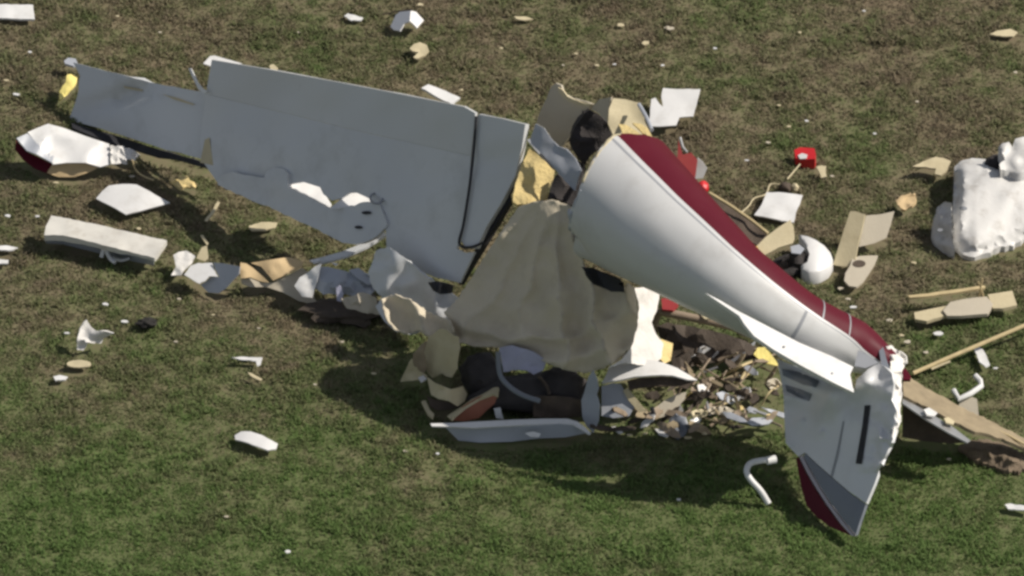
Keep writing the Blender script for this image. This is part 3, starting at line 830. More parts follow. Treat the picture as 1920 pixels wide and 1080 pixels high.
# left side
t_ = thing('fuselage_piece', 'dirty white fuselage skin with maroon underside beside the wing tip', 'debris', P(140, 335, 0))
fz = lambda x, y: float(0.30 - 0.0022 * (y - 262) - 0.0006 * (x - 60) + 0.02 * ridge(x, y, .02, 1.0))
sheet('white_skin', [(52, 248), (72, 239), (90, 232), (120, 240), (160, 255), (205, 270), (206, 290), (206, 308), (188, 313), (160, 305), (125, 305), (100, 308)], fz, 'white_paint', t_, t=.015, res=8, foot=True)
sheet('grey_stripe', [(31, 259), (51, 250), (78, 276), (102, 294), (98, 305), (70, 290), (50, 282)], fz, 'grey_paint', t_, t=.015, foot=True)
sheet('torn_skin', [(207, 272), (226, 274), (248, 280), (262, 290), (254, 300), (240, 298), (238, 308), (207, 308)], lambda x, y: fz(x, y) + .02 * ridge(x, y, .06, 2), 'white_cloth', t_, t=.01, res=5, rag=2, foot=True)
sheet('maroon_side', [(30, 262), (50, 284), (72, 294), (98, 307), (92, 326), (66, 316), (44, 300), (28, 280)], lowz(.16, 0, -.003, 60, 290), 'maroon', t_, t=.02, foot=True)
sheet('foam_core', [(98, 308), (125, 306), (160, 306), (184, 314), (170, 322), (140, 332), (110, 332), (88, 324)], lowz(.12, 0, -.004, 100, 308), 'cardboard', t_, t=.02, amp=.01, freq=.05, foot=True)
tube('loose_wire', smooth_path([(248, 300, .2), (254, 318, .1), (268, 330, .05), (288, 338, .04)]), .008, 'tan_strip', t_)
d('yellow_scrap', [(111, 184), (112, 170), (124, 152), (126, 140), (134, 139), (145, 146), (144, 154), (136, 166), (126, 178), (114, 187)], lowz(.14, 0, -.0015, 125, 165), 'bright_yellow', 'bright yellow foam scrap just off the wing tip', t=.02, amp=.02, freq=.05, foot=True)
d('yellow_scrap', [(318, 340), (332, 336), (344, 330), (352, 330), (356, 338), (372, 345), (366, 352), (350, 350), (340, 354)], lowz(.09, 0, -.001, 345, 345), 'yellow_foam', 'crumpled pale yellow foam scrap below the wing tip joint', t=.02, amp=.03, freq=.06, rag=1, foot=True)
d('curved_fairing', [(180, 372), (192, 358), (204, 348), (230, 345), (256, 346), (280, 358), (300, 370), (319, 380), (290, 388), (262, 396), (236, 402), (216, 390)], lambda x, y: .07 + .04 * math.cos((x - 240) / 90 * 1.5) - .0010 * (y - 375), 'white_paint', 'white diamond-shaped curved panel on green grass below the wing', t=.012, foot=True)
t_ = thing('white_beam', 'long white box beam lying on the grass below the diamond panel', 'beam', P(200, 478, 0))
bz = plane((95, 405, .22), (310, 450, .20), (84, 428, .22), (290, 484, .18))
sheet('beam_top', [(96, 404), (130, 410), (180, 420), (240, 434), (290, 446), (313, 451), (304, 464), (290, 484), (250, 474), (200, 461), (150, 448), (118, 441), (83, 441), (86, 424)], bz, 'beam_paint', t_, t=.012, base=.15, res=9, rag=.8, amp=.01, freq=.03, foot=True)
sheet('beam_side', [(84, 442), (118, 442), (150, 449), (200, 462), (250, 475), (289, 485), (288, 498), (250, 490), (200, 478), (150, 466), (118, 458), (86, 456)], lambda x, y: max(.0, .15 - (y - 442 - max(0, x - 118) * .25) * .009), 'grey_paint', t_, t=.01, foot=True)
t_ = thing('broken_bracket', 'small broken white bracket lying against the long beam', 'debris', P(212, 490, 0))
tube('arm', smooth_path([(190, 482, .05), (196, 466, .12), (206, 484, .06), (216, 492, .05)]), .018, 'white_paint', t_)
tube('arm', smooth_path([(212, 482, .06), (226, 488, .07), (242, 484, .08)]), .018, 'steel', t_)
d('torn_scrap', [(145, 656), (145, 634), (150, 616), (158, 604), (163, 600), (170, 612), (180, 620), (196, 621), (213, 625), (194, 634), (190, 644), (176, 644), (166, 642), (160, 652), (156, 657)],
  lambda x, y: max(.04, .22 - .0036 * (y - 604)) + .04 * ridge(x, y, .04, 5), 'white_cloth', 'white torn crumpled scrap standing on the brown grass', t=.012, res=5, sharp=60, foot=True)
d('oval_cover', [(148 + 23 * math.cos(a), 682 + 7 * math.sin(a)) for a in [k * math.pi / 8 for k in range(16)]], .06, 'cream', 'flat pale oval cover lying below the torn white scrap')
d('oval_cover', [(440, 816), (452, 809), (470, 809), (492, 816), (510, 826), (521, 832), (518, 842), (502, 844), (480, 836), (458, 828), (441, 824)], lambda x, y: .06 + .02 * math.cos((x - 480) / 28), 'white_paint', 'white curved oval cover lying alone on green grass', t=.012, foot=True)
d('thin_splinter', [(434, 670), (460, 669), (492, 670), (488, 684), (482, 686), (480, 677), (450, 674)], .07, 'white_paint', 'thin white hooked splinter on the grass near the shadow', t=.008)
d('thin_splinter', [(464, 697), (476, 702), (492, 711), (488, 713), (472, 706)], .06, 'cream', 'thin pale splinter on the grass under the hooked splinter', t=.008)
d('small_plate', [(100, 706), (112, 703), (127, 706), (122, 712), (104, 713)], .06, 'white_paint', 'small white plate on the grass beside the pale oval cover')
lump('dark_clod', 274, 606, 0.0, .085, .05, .045, 'dark_lump', label='small black lump on the brown grass right of torn scrap', cat='debris', rough=.5)
t_ = thing('torn_wing_skin', 'torn white and blue-grey skin piece between the beam and cardboard', 'debris', P(400, 540, 0))
sheet('white_strap', [(325, 478), (336, 472), (350, 470), (366, 480), (360, 494), (346, 506), (338, 516), (321, 516), (330, 500)], lambda x, y: .16 - (y - 475) * .002 + .02 * ridge(x, y, .05, 1), 'white_cloth', t_, t=.012, foot=True)
sheet('white_skin', [(345, 515), (358, 498), (372, 493), (398, 493), (402, 505), (409, 519), (392, 518), (384, 527), (374, 532), (360, 524)], lowz(.18, .0002, -.0022, 372, 510), 'white_paint', t_, t=.01, rag=1, foot=True)
sheet('grey_skin', [(400, 492), (420, 494), (450, 500), (448, 514), (436, 526), (424, 540), (410, 550), (390, 548), (376, 534), (386, 528), (394, 519), (411, 520), (404, 506)], lowz(.18, .0015, -.0034, 400, 510), 'grey_paint', t_, t=.01, foot=True)
sheet('tan_core', [(368, 484), (378, 464), (388, 460), (391, 484), (384, 490)], lowz(.18, 0, -.003, 380, 480), 'cream', t_, t=.01, foot=True)
t_ = thing('cardboard_liner', 'sunlit tan cardboard liner trailing into the shadow below the wing', 'debris', P(520, 560, 0))
cz = lambda x, y: .26 - .0030 * (y - 490) + .02 * ridge(x, y, .025, 2)
sheet('liner_sheet', [(470, 493), (500, 488), (540, 482), (548, 484), (569, 490), (566, 500), (548, 510), (530, 518), (512, 526), (500, 512), (490, 500)], cz, 'cardboard', t_, t=.01, res=7, foot=True)
sheet('liner_sheet', [(451, 492), (462, 494), (474, 502), (490, 516), (504, 530), (490, 528), (470, 520), (452, 522), (449, 510)], lambda x, y: cz(x, y) + .02, 'cardboard', t_, t=.01, foot=True)
sheet('liner_fold', [(452, 523), (470, 522), (490, 530), (512, 530), (540, 516), (566, 502), (580, 512), (590, 560), (600, 572), (560, 564), (530, 548), (500, 538), (470, 538), (454, 532)], lambda x, y: max(.03, cz(x, y) - .02), 'beige', t_, t=.01, foot=True)
t_ = thing('crushed_rib_heap', 'shaded heap of crushed ribs and liner beneath the wing root', 'debris', P(650, 590, 0))
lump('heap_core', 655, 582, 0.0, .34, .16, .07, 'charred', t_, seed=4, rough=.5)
sheet('white_rib', [(552, 536), (562, 520), (576, 512), (590, 500), (602, 494), (596, 520), (590, 540), (584, 558), (566, 556)], lowz(.28, .001, -.003, 575, 520), 'white_paint', t_, t=.015, amp=.02, freq=.03)
sheet('bent_rib', [(600, 500), (640, 506), (690, 516), (704, 540), (690, 560), (650, 552), (606, 552), (592, 540)], lowz(.30, .0006, -.003, 640, 520), 'grey_paint', t_, t=.02, amp=.05, freq=.03, rid=.03, rag=2, sharp=30)
sheet('white_scrap', [(630, 540), (638, 534), (644, 552), (640, 566), (632, 564)], lowz(.30, 0, -.004, 636, 545), 'lavender', t_, t=.008)
sheet('liner_rib', [(640, 560), (680, 548), (706, 560), (712, 590), (690, 588), (650, 578)], lowz(.26, 0, -.003, 680, 560), 'beige', t_, t=.015, amp=.04, freq=.03, rid=.02, rag=2)
sheet('white_scrap', [(580, 488), (596, 484), (602, 488), (590, 493)], .34, 'white_paint', t_, t=.01)
sheet('white_scrap', [(622, 492), (634, 494), (630, 498)], .36, 'white_paint', t_, t=.006)
sheet('grey_rib', [(654, 506), (672, 502), (692, 516), (704, 530), (690, 534), (668, 520)], lowz(.36, 0, -.002, 670, 510), 'grey_paint', t_, t=.015)
d('cream_board', [(466, 424), (490, 416), (520, 417), (515, 427), (492, 432), (472, 432)], .06, 'cream', 'small cream board in the shadow under the torn wing edge')
d('thin_splinter', [(383, 413), (396, 396), (408, 377), (412, 379), (402, 398), (388, 415)], .08, 'cream', 'straight pale splinter on green grass under the wing', t=.01)
d('thin_splinter', [(376, 441), (380, 440), (391, 456), (388, 459)], .07, 'cream', 'short pale splinter above the torn white strap', t=.01)
d('flat_strip', [(-14, 460), (10, 460), (34, 464), (20, 469), (-14, 468)], .06, 'white_paint', 'pale flat strip with a tapered end lying left of the beam')
d('flat_strip', [(-14, 486), (16, 487), (15, 494), (-14, 494)], .06, 'white_paint', 'pale square-ended flat strip lying left of the beam')

# front row
t_ = thing('door_frame', 'white curved door sill lying in front of the cabin', 'debris', P(960, 830, 0))
dz = lambda x, y: .17 - .0004 * abs(x - 960) * .3
sheet('white_rim', [(807, 794), (850, 793), (900, 790), (960, 787), (1020, 785), (1064, 785), (1082, 790), (1096, 800), (1108, 812), (1104, 814), (1088, 804), (1074, 796), (1050, 794), (1000, 796), (940, 799), (890, 802), (850, 800), (810, 799)],
      lowz(.17, 0, -.0012, 960, 793), 'white_paint', t_, t=.015, foot=True)
sheet('shaded_sill', [(836, 802), (890, 804), (940, 801), (1000, 798), (1050, 796), (1074, 798), (1100, 812), (1060, 820), (1010, 822), (960, 828), (900, 830), (860, 826)], lambda x, y: max(.01, .155 - (y - 798) * .0050), 'grey_paint', t_, t=.012, foot=True)  # grey puts the shade into the white sill's near face
sheet('white_scrap', [(984, 812), (1000, 809), (1014, 813), (1010, 820), (994, 819)], lowz(.14, 0, -.003, 1000, 812), 'white_paint', t_, t=.01)
d('upright_panel', [(1104, 706), (1112, 694), (1120, 712), (1122, 730), (1118, 740), (1124, 760), (1122, 790), (1112, 812), (1100, 800), (1092, 782), (1090, 750), (1098, 726)], lambda x, y: max(.01, .52 - .0045 * (y - 700) + .0012 * (x - 1106)), 'grey_paint', 'blue-grey torn panel standing upright in front of the cabin', t=.012, amp=.01, freq=.03, foot=True)
t_ = thing('wheel_fairing', 'white arched wheel fairing above a grey wheel at the cabin front', 'wheel fairing', P(1220, 790, 0))
az = lambda x, y: .46 - .0000085 * (x - 1215) ** 2 - (y - 676) * .0012
sheet('arch_shell', [(1128, 718), (1136, 704), (1142, 688), (1162, 678), (1190, 674), (1220, 674), (1244, 680), (1270, 690), (1294, 704), (1308, 713), (1290, 712), (1262, 704), (1240, 703), (1218, 704), (1190, 706), (1164, 712)], az, 'white_paint', t_, t=.015, res=8, sharp=60, foot=True)
sheet('arch_underside', [(1176, 714), (1200, 708), (1240, 706), (1270, 708), (1296, 716), (1290, 730), (1270, 724), (1230, 724), (1194, 728), (1180, 732)], lambda x, y: .36 - (y - 706) * .003, 'dark_brown', t_, t=.015)  # dark brown strip below the white arch
sheet('brace', [(1168, 732), (1178, 728), (1190, 744), (1204, 762), (1218, 776), (1208, 780), (1194, 768), (1178, 750)], lowz(.24, 0, -.004, 1180, 735), 'cream', t_, t=.015)
sheet('oval_blade', [(1224, 776), (1232, 762), (1250, 748), (1272, 738), (1287, 735), (1284, 748), (1272, 762), (1254, 778), (1236, 784), (1226, 784)], lambda x, y: .20 - (y - 740) * .003, 'beige', t_, t=.015)
sheet('wheel_cover', [(1254, 790), (1268, 778), (1286, 782), (1292, 800), (1284, 818), (1266, 822), (1254, 810)], lambda x, y: max(.02, .16 - (y - 778) * .0034), 'band_grey', t_, t=.03, amp=.02, freq=.05)
tube('axle', [(1222, 764, .2), (1226, 778, .14), (1222, 790, .08)], .02, 'black_rubber', t_)
sheet('side_skin', [(1128, 724), (1150, 718), (1164, 720), (1176, 740), (1190, 762), (1180, 780), (1150, 784), (1128, 780)], lowz(.26, 0, -.0036, 1150, 724), 'grey_paint', t_, t=.012, foot=True)
d('white_fragment', [(1228, 804), (1240, 802), (1256, 812), (1252, 818), (1236, 814)], .06, 'white_paint', 'white wedge fragment on the ground below the wheel fairing')
d('white_fragment', [(1146, 800), (1154, 799), (1168, 810), (1160, 812)], .07, 'white_paint', 'narrow white fragment on the ground right of the upright panel')

# under the tail
t_ = thing('brown_tube', 'long brown tube lying under the tail cone', 'tube', P(1310, 620, 0))
tube('tube_body', [(1236, 584, .40), (1270, 590, .39), (1320, 600, .37), (1376, 613, .35), (1400, 626, .3)], .035, 'tube_brown', t_, sides=12)
tube('tube_body', [(1236, 584, .40), (1228, 606, .28), (1226, 640, .05)], .03, 'tube_brown', t_, sides=10)
sheet('red_cover', [(1240, 560), (1262, 556), (1272, 572), (1262, 582), (1242, 580)], .46, 'dull_red', t_, t=.02)
sheet('tan_scrap', [(1300, 578), (1314, 584), (1336, 598), (1322, 598)], .42, 'cream', t_, t=.01)
d('foam_wedge', [(1413, 664), (1420, 652), (1434, 650), (1446, 664), (1461, 686), (1440, 682), (1424, 674)], lowz(.16, 0, -.002, 1435, 668), 'bright_yellow', 'yellow pointed foam panel tucked under the bright stabilizer', t=.012, foot=True)

t_ = thing('bent_tube', 'bent white tube standing in grass left of the fin', 'tube', P(1420, 935, 0))
tube('tube_body', smooth_path([(1441, 944, .04), (1426, 920, .14), (1408, 900, .22), (1400, 884, .27), (1406, 870, .30), (1424, 864, .31), (1446, 862, .30)]), .026, 'white_paint', t_, sides=10)
tube('tube_end', [(1438, 864, .305), (1454, 861, .30)], .036, 'white_paint', t_, sides=10)

# right side
t_ = thing('red_case', 'bright red small case with a white label on the grass', 'case', P(1508, 312, 0))
sheet('case_body', [(1489, 281), (1500, 276), (1516, 277), (1527, 278), (1530, 290), (1528, 298), (1510, 299), (1492, 297)], lowz(.10, .0006, -.0012, 1508, 290), 'bright_red', t_, base=.0, foot=True)
sheet('white_label', [(1496, 291), (1504, 287), (1514, 290), (1512, 297), (1500, 298)], lowz(.108, .0006, -.0012, 1508, 290), 'white_paint', t_, t=.003)
tube('cord', smooth_path([(1500, 308, .06), (1488, 322, .05), (1476, 336, .05)]), .007, 'cream', t_)
t_ = thing('grey_instrument', 'small grey instrument with trailing wires near the red case', 'instrument', P(1478, 350, 0))
lump('body', 1472, 352, .0, .055, .05, .05, 'dark_brown', t_, rough=.3, seed=6)
lump('knob', 1490, 352, .0, .035, .035, .04, 'cream', t_, rough=.3, seed=7)
tube('wire', smooth_path([(1462, 346, .05), (1444, 346, .05), (1436, 364, .04), (1414, 372, .05), (1404, 386, .05), (1388, 400, .04)]), .007, 'cream', t_)
d('cream_chip', [(1530, 313), (1540, 310), (1549, 311), (1548, 324), (1550, 331), (1540, 333), (1536, 322)], lowz(.09, 0, -.001, 1540, 320), 'cream', 'cream foam chip beside the red case', t=.02, foot=True)
d('white_sheet', [(1414, 403), (1424, 390), (1432, 374), (1438, 360), (1470, 361), (1505, 366), (1500, 382), (1492, 398), (1488, 417), (1466, 414), (1440, 408)], lowz(.08, 0, -.0006, 1460, 390), 'white_paint', 'clean white square sheet lying near the red case', t=.015, foot=True)
t_ = thing('tan_flap', 'tan panel with orange foam end leaning on the maroon tail side', 'debris', P(1450, 470, 0))
sheet('flap', [(1418, 462), (1436, 444), (1460, 426), (1482, 412), (1488, 426), (1490, 446), (1486, 456), (1460, 464), (1434, 478), (1424, 470)], lowz(.30, 0, -.002, 1450, 445), 'cream', t_, t=.015, foot=True)
sheet('foam_end', [(1410, 458), (1420, 462), (1426, 472), (1434, 480), (1424, 484), (1410, 470)], lowz(.28, 0, -.003, 1420, 465), 'orange_foam', t_, t=.015)
t_ = thing('white_dome', 'white dome shell with dark opening beside the maroon tail side', 'debris', P(1515, 508, 0))
cc = P(1524, 474, .11)
sheet('shell', [(1498, 440), (1514, 443), (1530, 450), (1546, 461), (1557, 474), (1562, 488), (1554, 502), (1536, 510), (1516, 511), (1504, 507), (1502, 498), (1514, 491), (1518, 476), (1512, 460), (1504, 450)],
      lambda x, y: max(.02, .20 - .00004 * (x - 1522) ** 2 - .0011 * (y - 468) - .00002 * (y - 474) ** 2), 'white_paint', t_, base=.0, res=5, sharp=80, foot=True)
sheet('dark_core', [(1480, 474), (1496, 464), (1510, 470), (1516, 484), (1508, 496), (1490, 494)], lowz(.17, 0, -.002, 1500, 480), 'dark_fabric', t_, base=.0, amp=.02, freq=.06)
sheet('grey_flap', [(1482, 462), (1498, 458), (1508, 466), (1500, 476), (1484, 474)], .22, 'grey_paint', t_, t=.01)
FEET.append([(cc.x + .24 * math.cos(a), cc.y + .28 * math.sin(a)) for a in [k * .6 for k in range(10)]])
tc = P(1474, 500, .05)
bm = bmesh.new()
tv, tf = [], []
for a in range(28):
    for b in range(12):
        u, w = a * math.tau / 28, b * math.tau / 12
        rr = .105 + .045 * math.cos(w)
        tv.append(tc + Vector((rr * math.cos(u), rr * math.sin(u), .04 * math.sin(w) + .03 * math.cos(u))))
        tf.append((a * 12 + b, ((a + 1) % 28) * 12 + b, ((a + 1) % 28) * 12 + (b + 1) % 12, a * 12 + (b + 1) % 12))
bm.free()
tyre = thing('loose_tyre', 'dark tyre lying between the maroon tail and white dome', 'tyre', P(1474, 506, 0))
link('tread', tv, tf, 'dark_fabric', tyre)
lump('hub', 1474, 500, 0.0, .07, .07, .035, 'dark_brown', tyre, rough=.1)
d('flat_strip', [(1513, 522), (1524, 518), (1540, 519), (1536, 523), (1520, 525)], .06, 'white_paint', 'thin white strip lying just below the white dome')
t_ = thing('folded_panel', 'cream folded angle panel standing on the brown grass', 'debris', P(1610, 480, 0))
sheet('narrow_face', [(1594, 396), (1604, 396), (1622, 402), (1616, 430), (1608, 462), (1602, 498), (1582, 500), (1562, 496), (1570, 470), (1582, 432)], lambda x, y: .30 - (y - 396) * .0022 + (x - 1600) * .001, 'cream', t_, t=.015, foot=True)
sheet('wide_face', [(1624, 404), (1650, 402), (1677, 396), (1670, 422), (1662, 446), (1640, 456), (1610, 463), (1617, 432)], lambda x, y: .30 - (y - 404) * .0034 - (x - 1624) * .0006, 'beige', t_, t=.015, foot=True)
tz_ = .06
hole = [(1611 + 12 * math.cos(a), 494 + 6.5 * math.sin(a)) for a in [k * math.pi / 8 for k in range(16)]]
t_ = thing('teardrop_plate', 'tan teardrop plate with a round hole beside the folded panel', 'debris', P(1610, 510, 0))
sheet('plate', [(1598, 484), (1612, 480), (1630, 479), (1646, 479), (1640, 494), (1630, 510), (1618, 528), (1606, 538), (1592, 536), (1583, 526), (1585, 512), (1594, 498)], lowz(.09, 0, -.0006, 1610, 505), 'beige', t_, t=.02, foot=True)
sheet('hole', hole, lowz(.095, 0, -.0006, 1610, 505), 'dark_brown', t_, t=.004)
d('foam_wedge', [(1711, 312), (1730, 303), (1754, 294), (1768, 296), (1783, 302), (1776, 318), (1764, 329), (1753, 326), (1755, 316), (1736, 313)], lowz(.11, 0, -.0018, 1750, 310), 'cream', 'cream pointed foam wedge lying near the big white heap', t=.02, amp=.01, freq=.03, foot=True)
d('foam_chunk', [(1680, 376), (1690, 366), (1702, 366), (1716, 362), (1718, 372), (1710, 386), (1698, 394), (1684, 388)], lowz(.12, 0, -.002, 1700, 378), 'cardboard', 'brownish foam chunk on the grass beyond the folded panel', t=.04, amp=.02, freq=.06, foot=True)
# big crumpled white heap
heap = thing('crumpled_cowling', 'big crumpled white heap of cowling skin at the field side', 'cowling', P(1840, 470, 0))
hp = [(1790, 312), (1806, 300), (1830, 297), (1852, 298), (1866, 306), (1880, 312), (1900, 300), (1924, 292), (1960, 300), (1990, 340), (1986, 420), (1950, 444), (1918, 446), (1900, 462), (1872, 462), (1850, 474), (1828, 482), (1808, 478), (1796, 466), (1786, 460), (1784, 420), (1790, 360)]
def heap_z(x, y):
    dd = edge_dist(hp, x, y)
    base_y = float(np.interp(x, [1785, 1830, 1900, 1990], [466, 482, 455, 430]))
    z = max(0.0, base_y - y) * 0.0040
    z = 0.26 * (1 - math.exp(-z / 0.20))
    return max(0.01, z * min(1.0, 0.55 + dd / 40) + 0.02 * min(1, dd / 12) * ridge(x, y, 0.010, 2.0) + 0.006 * min(1, dd / 8) * fbm(x, y, 0.03, 4.0) + 0.022 * max(0, 1 - dd / 30) * ridge(x, y, 0.06, 7.0) + 0.022 * ridge(x + y, y * .4 - x * .3, 0.010, 8.0))
sheet('cowling_skin', hp, heap_z, 'cowling', heap, base=-.02, res=7, sharp=28, rag=3.0, foot=True)
sheet('side_lobe', [(1746, 438), (1750, 410), (1758, 388), (1772, 378), (1784, 380), (1785, 420), (1786, 458), (1790, 468), (1774, 464), (1756, 456), (1748, 448)], lambda x, y: max(.02, .26 - (y - 380) * .003 + (x - 1765) * .003 + .03 * ridge(x, y, .03, 1)), 'cowling', heap, base=-.02, res=6, sharp=70, rag=1, foot=True)
sheet('upper_lobe', [(1872, 276), (1880, 268), (1892, 266), (1898, 276), (1904, 260), (1920, 256), (1960, 260), (1980, 300), (1940, 320), (1910, 326), (1894, 322), (1876, 318), (1874, 308), (1884, 300), (1880, 288)], lambda x, y: .46 - (y - 256) * .0020 + .03 * ridge(x, y, .03, 6), 'cowling', heap, base=.0, res=7, sharp=70, rag=1, foot=True)
lump('dark_fold', 1866, 312, .10, .10, .10, .10, 'dark_fabric', heap, rough=.3)
for (hx, hy, w, h) in ((1806, 390, 8, 3), (1763, 431, 6, 3)):  # grey ovals draw the shade of dents in the skin
    sheet('dent', [(hx + w * math.cos(a), hy + h * math.sin(a)) for a in [k * math.pi / 4 for k in range(8)]], lambda x, y: heap_z(max(1792, x), y) + .05 if x > 1780 else .26 - (y - 380) * .003 + .05, 'line_grey', heap, t=.01)

d('flat_rod', [(1702, 554), (1740, 550), (1790, 543), (1846, 535), (1848, 539), (1800, 547), (1750, 554), (1706, 558)], lowz(.16, 0, 0), 'tan_strip', 'thin dark-shadowed rod raised behind the cream splintered board', cat='rod', t=.02, foot=True)
t_ = thing('splintered_board', 'long cream splintered board lying near the thin pale pole', 'board', P(1810, 595, 0))
sheet('board_core', [(1714, 586), (1740, 580), (1780, 572), (1786, 588), (1750, 598), (1738, 602), (1716, 598)], .10, 'cream', t_, t=.03, foot=True)
sheet('board_core', [(1768, 582), (1782, 566), (1820, 558), (1850, 556), (1862, 570), (1852, 588), (1800, 592), (1776, 592)], .12, 'beige', t_, t=.03, foot=True)
sheet('board_core', [(1852, 552), (1878, 548), (1898, 545), (1907, 572), (1880, 578), (1862, 578)], .11, 'cream', t_, t=.03, foot=True)
tube('upright_splinter', [(1836, 556, .12), (1839, 540, .22), (1842, 522, .30)], .008, 'tan_strip', t_)
tube('upright_splinter', [(1834, 528, .28), (1840, 542, .2), (1844, 556, .12)], .006, 'tan_strip', t_)
t_ = thing('pale_pole', 'long thin pale pole running out beyond the tail end', 'pole', P(1810, 680, 0))
tube('pole', [(1712, 700, .06), (1790, 666, .10), (1870, 632, .14), (1960, 594, .18)], .018, 'tan_strip', t_, sides=8)
tube('broken_end', [(1746, 692, .05), (1770, 682, .06), (1782, 678, .07)], .012, 'cream', t_)
d('white_tongue', [(1826, 652), (1836, 648), (1846, 660), (1856, 684), (1848, 688), (1836, 678)], .08, 'white_paint', 'white tongue-shaped scrap hanging below the pale pole', foot=True)
t_ = thing('hinge_arm', 'white angular hinge arm on the grass beyond the tail', 'debris', P(1812, 755, 0))
tube('arm', [(1788, 732, .18), (1798, 748, .17), (1820, 738, .18), (1840, 724, .18), (1838, 714, .2), (1828, 704, .22)], .024, 'white_paint', t_, sides=8)
sheet('tan_plate', [(1800, 752), (1822, 744), (1832, 748), (1836, 786), (1816, 782), (1794, 772)], lowz(.13, 0, -.003, 1815, 750), 'beige', t_, t=.012, foot=True)
# long board out of the tail
t_ = thing('long_spar', 'long tan spar with metal strips running out from the tail', 'spar', P(1800, 830, 0))
spz = plane((1696, 706, .50), (1830, 790, .30), (1930, 836, .12))
sheet('spar_top', [(1694, 690), (1712, 712), (1760, 740), (1800, 762), (1860, 790), (1940, 830), (1940, 850), (1880, 822), (1820, 806), (1790, 792), (1744, 766), (1694, 742)], spz, 'weathered_tan', t_, t=.03, res=10, amp=.02, freq=.03, rag=1.5, foot=True)
sheet('metal_strip', [(1692, 746), (1740, 772), (1786, 800), (1820, 826), (1814, 830), (1780, 812), (1736, 786), (1692, 756)], lambda x, y: spz(x, y - 18) - .01, 'steel', t_, t=.012, foot=True)
sheet('shaded_web', [(1692, 758), (1736, 788), (1780, 814), (1812, 830), (1780, 832), (1736, 828), (1692, 820)], lambda x, y: max(.02, .36 - (y - 758) * .0036), 'dark_brown', t_, t=.02, foot=True)  # dark brown carries the shade on the plank's underside
sheet('white_clip', [(1732, 768), (1742, 764), (1758, 774), (1752, 780), (1738, 778)], lambda x, y: spz(x, y) + .02, 'white_paint', t_, t=.012)
sheet('cream_clip', [(1770, 784), (1778, 782), (1790, 790), (1788, 796), (1774, 792)], lambda x, y: spz(x, y) + .02, 'cream', t_, t=.012)
tube('wire', [(1856, 800, .22), (1890, 816, .2), (1940, 844, .16)], .010, 'tan_strip', t_)
d('small_plate', [(1884, 946), (1892, 944), (1934, 950), (1934, 957), (1890, 954)], .06, 'white_paint', 'small white plate on green grass beyond the fin')

# ------------------------------------------------------------------ loose splinters and chips
soilpoly = [(1250, 690), (1310, 640), (1400, 640), (1462, 690), (1472, 780), (1440, 800), (1340, 806), (1250, 800)]
kinds = [('tan_splinter', 'weathered_tan', 'tan splintered strip in the rubble under the tail', 16),
         ('grey_splinter', 'steel', 'grey metal splinter in the rubble under the tail', 10),
         ('brown_splinter', 'tube_brown', 'brown splintered stick in the rubble under the tail', 16),
         ('yellow_splinter', 'yellow_foam', 'yellow foam splinter in the rubble under the tail', 6)]
for nm, mt, lb, cnt in kinds:
    k = 0
    while k < cnt:
        x, y = random.uniform(1250, 1472), random.uniform(645, 800)
        if not inside(soilpoly, x, y): continue
        k += 1
        L = random.uniform(12, 46)
        a = random.uniform(-2.6, 0.6)
        ex, ey = x + L * math.cos(a), y + L * math.sin(a) * .7
        if ey > 800 or ex > 1474 or ex < 1240: ex, ey = 2 * x - ex, 2 * y - ey
        w = random.uniform(1.5, 4.5)
        nxp, nyp = -math.sin(a) * w, math.cos(a) * w
        z0, z1 = random.uniform(.02, .10), random.uniform(.03, .22)
        zz = (lambda x0, y0, dx, dy, za, zb, L2: (lambda u, v: za + (zb - za) * (((u - x0) * dx + (v - y0) * dy) / L2)))(x, y, ex - x, ey - y, z0, z1, (ex - x) ** 2 + (ey - y) ** 2)
        sheet(nm, [(x - nxp, y - nyp), (ex - nxp * .5, ey - nyp * .5), (ex + nxp * .4, ey + nyp * .4), (x + nxp, y + nyp)], zz, mt, None, t=.010, res=30,
              label=lb, cat='splinter', group=nm.replace('_', ' ') + 's under the tail', foot=False)
# bigger crumpled scraps in the same rubble
for i, (x, y, w, h, mt, lb) in enumerate([(1330, 720, 22, 16, 'tube_brown', 'brown crumpled scrap in the rubble under the tail'), (1300, 660, 22, 9, 'dark_brown', 'dark crumpled scrap in the rubble beside the sunlit cloth'),
      (1392, 740, 20, 14, 'dark_brown', 'dark crumpled scrap in the rubble under the stabilizer'), (1350, 770, 26, 10, 'beige', 'beige crumpled scrap in the rubble near the shadow edge'),
      (1450, 720, 14, 12, 'beige', 'beige crumpled scrap in the rubble touching the fin'), (1310, 776, 18, 10, 'cream', 'cream crumpled scrap in the rubble right of the wheel')]):
    pg = [(x + w * math.cos(a) * random.uniform(.7, 1.1), y + h * math.sin(a) * random.uniform(.7, 1.1)) for a in [k * math.pi / 5 for k in range(10)]]
    sheet('crumpled_scrap', pg, (lambda yy: (lambda u, v: max(.02, .12 - (v - yy) * .003)))(y), mt, None, t=.01, amp=.04, freq=.06, label=lb, cat='scrap', foot=True)

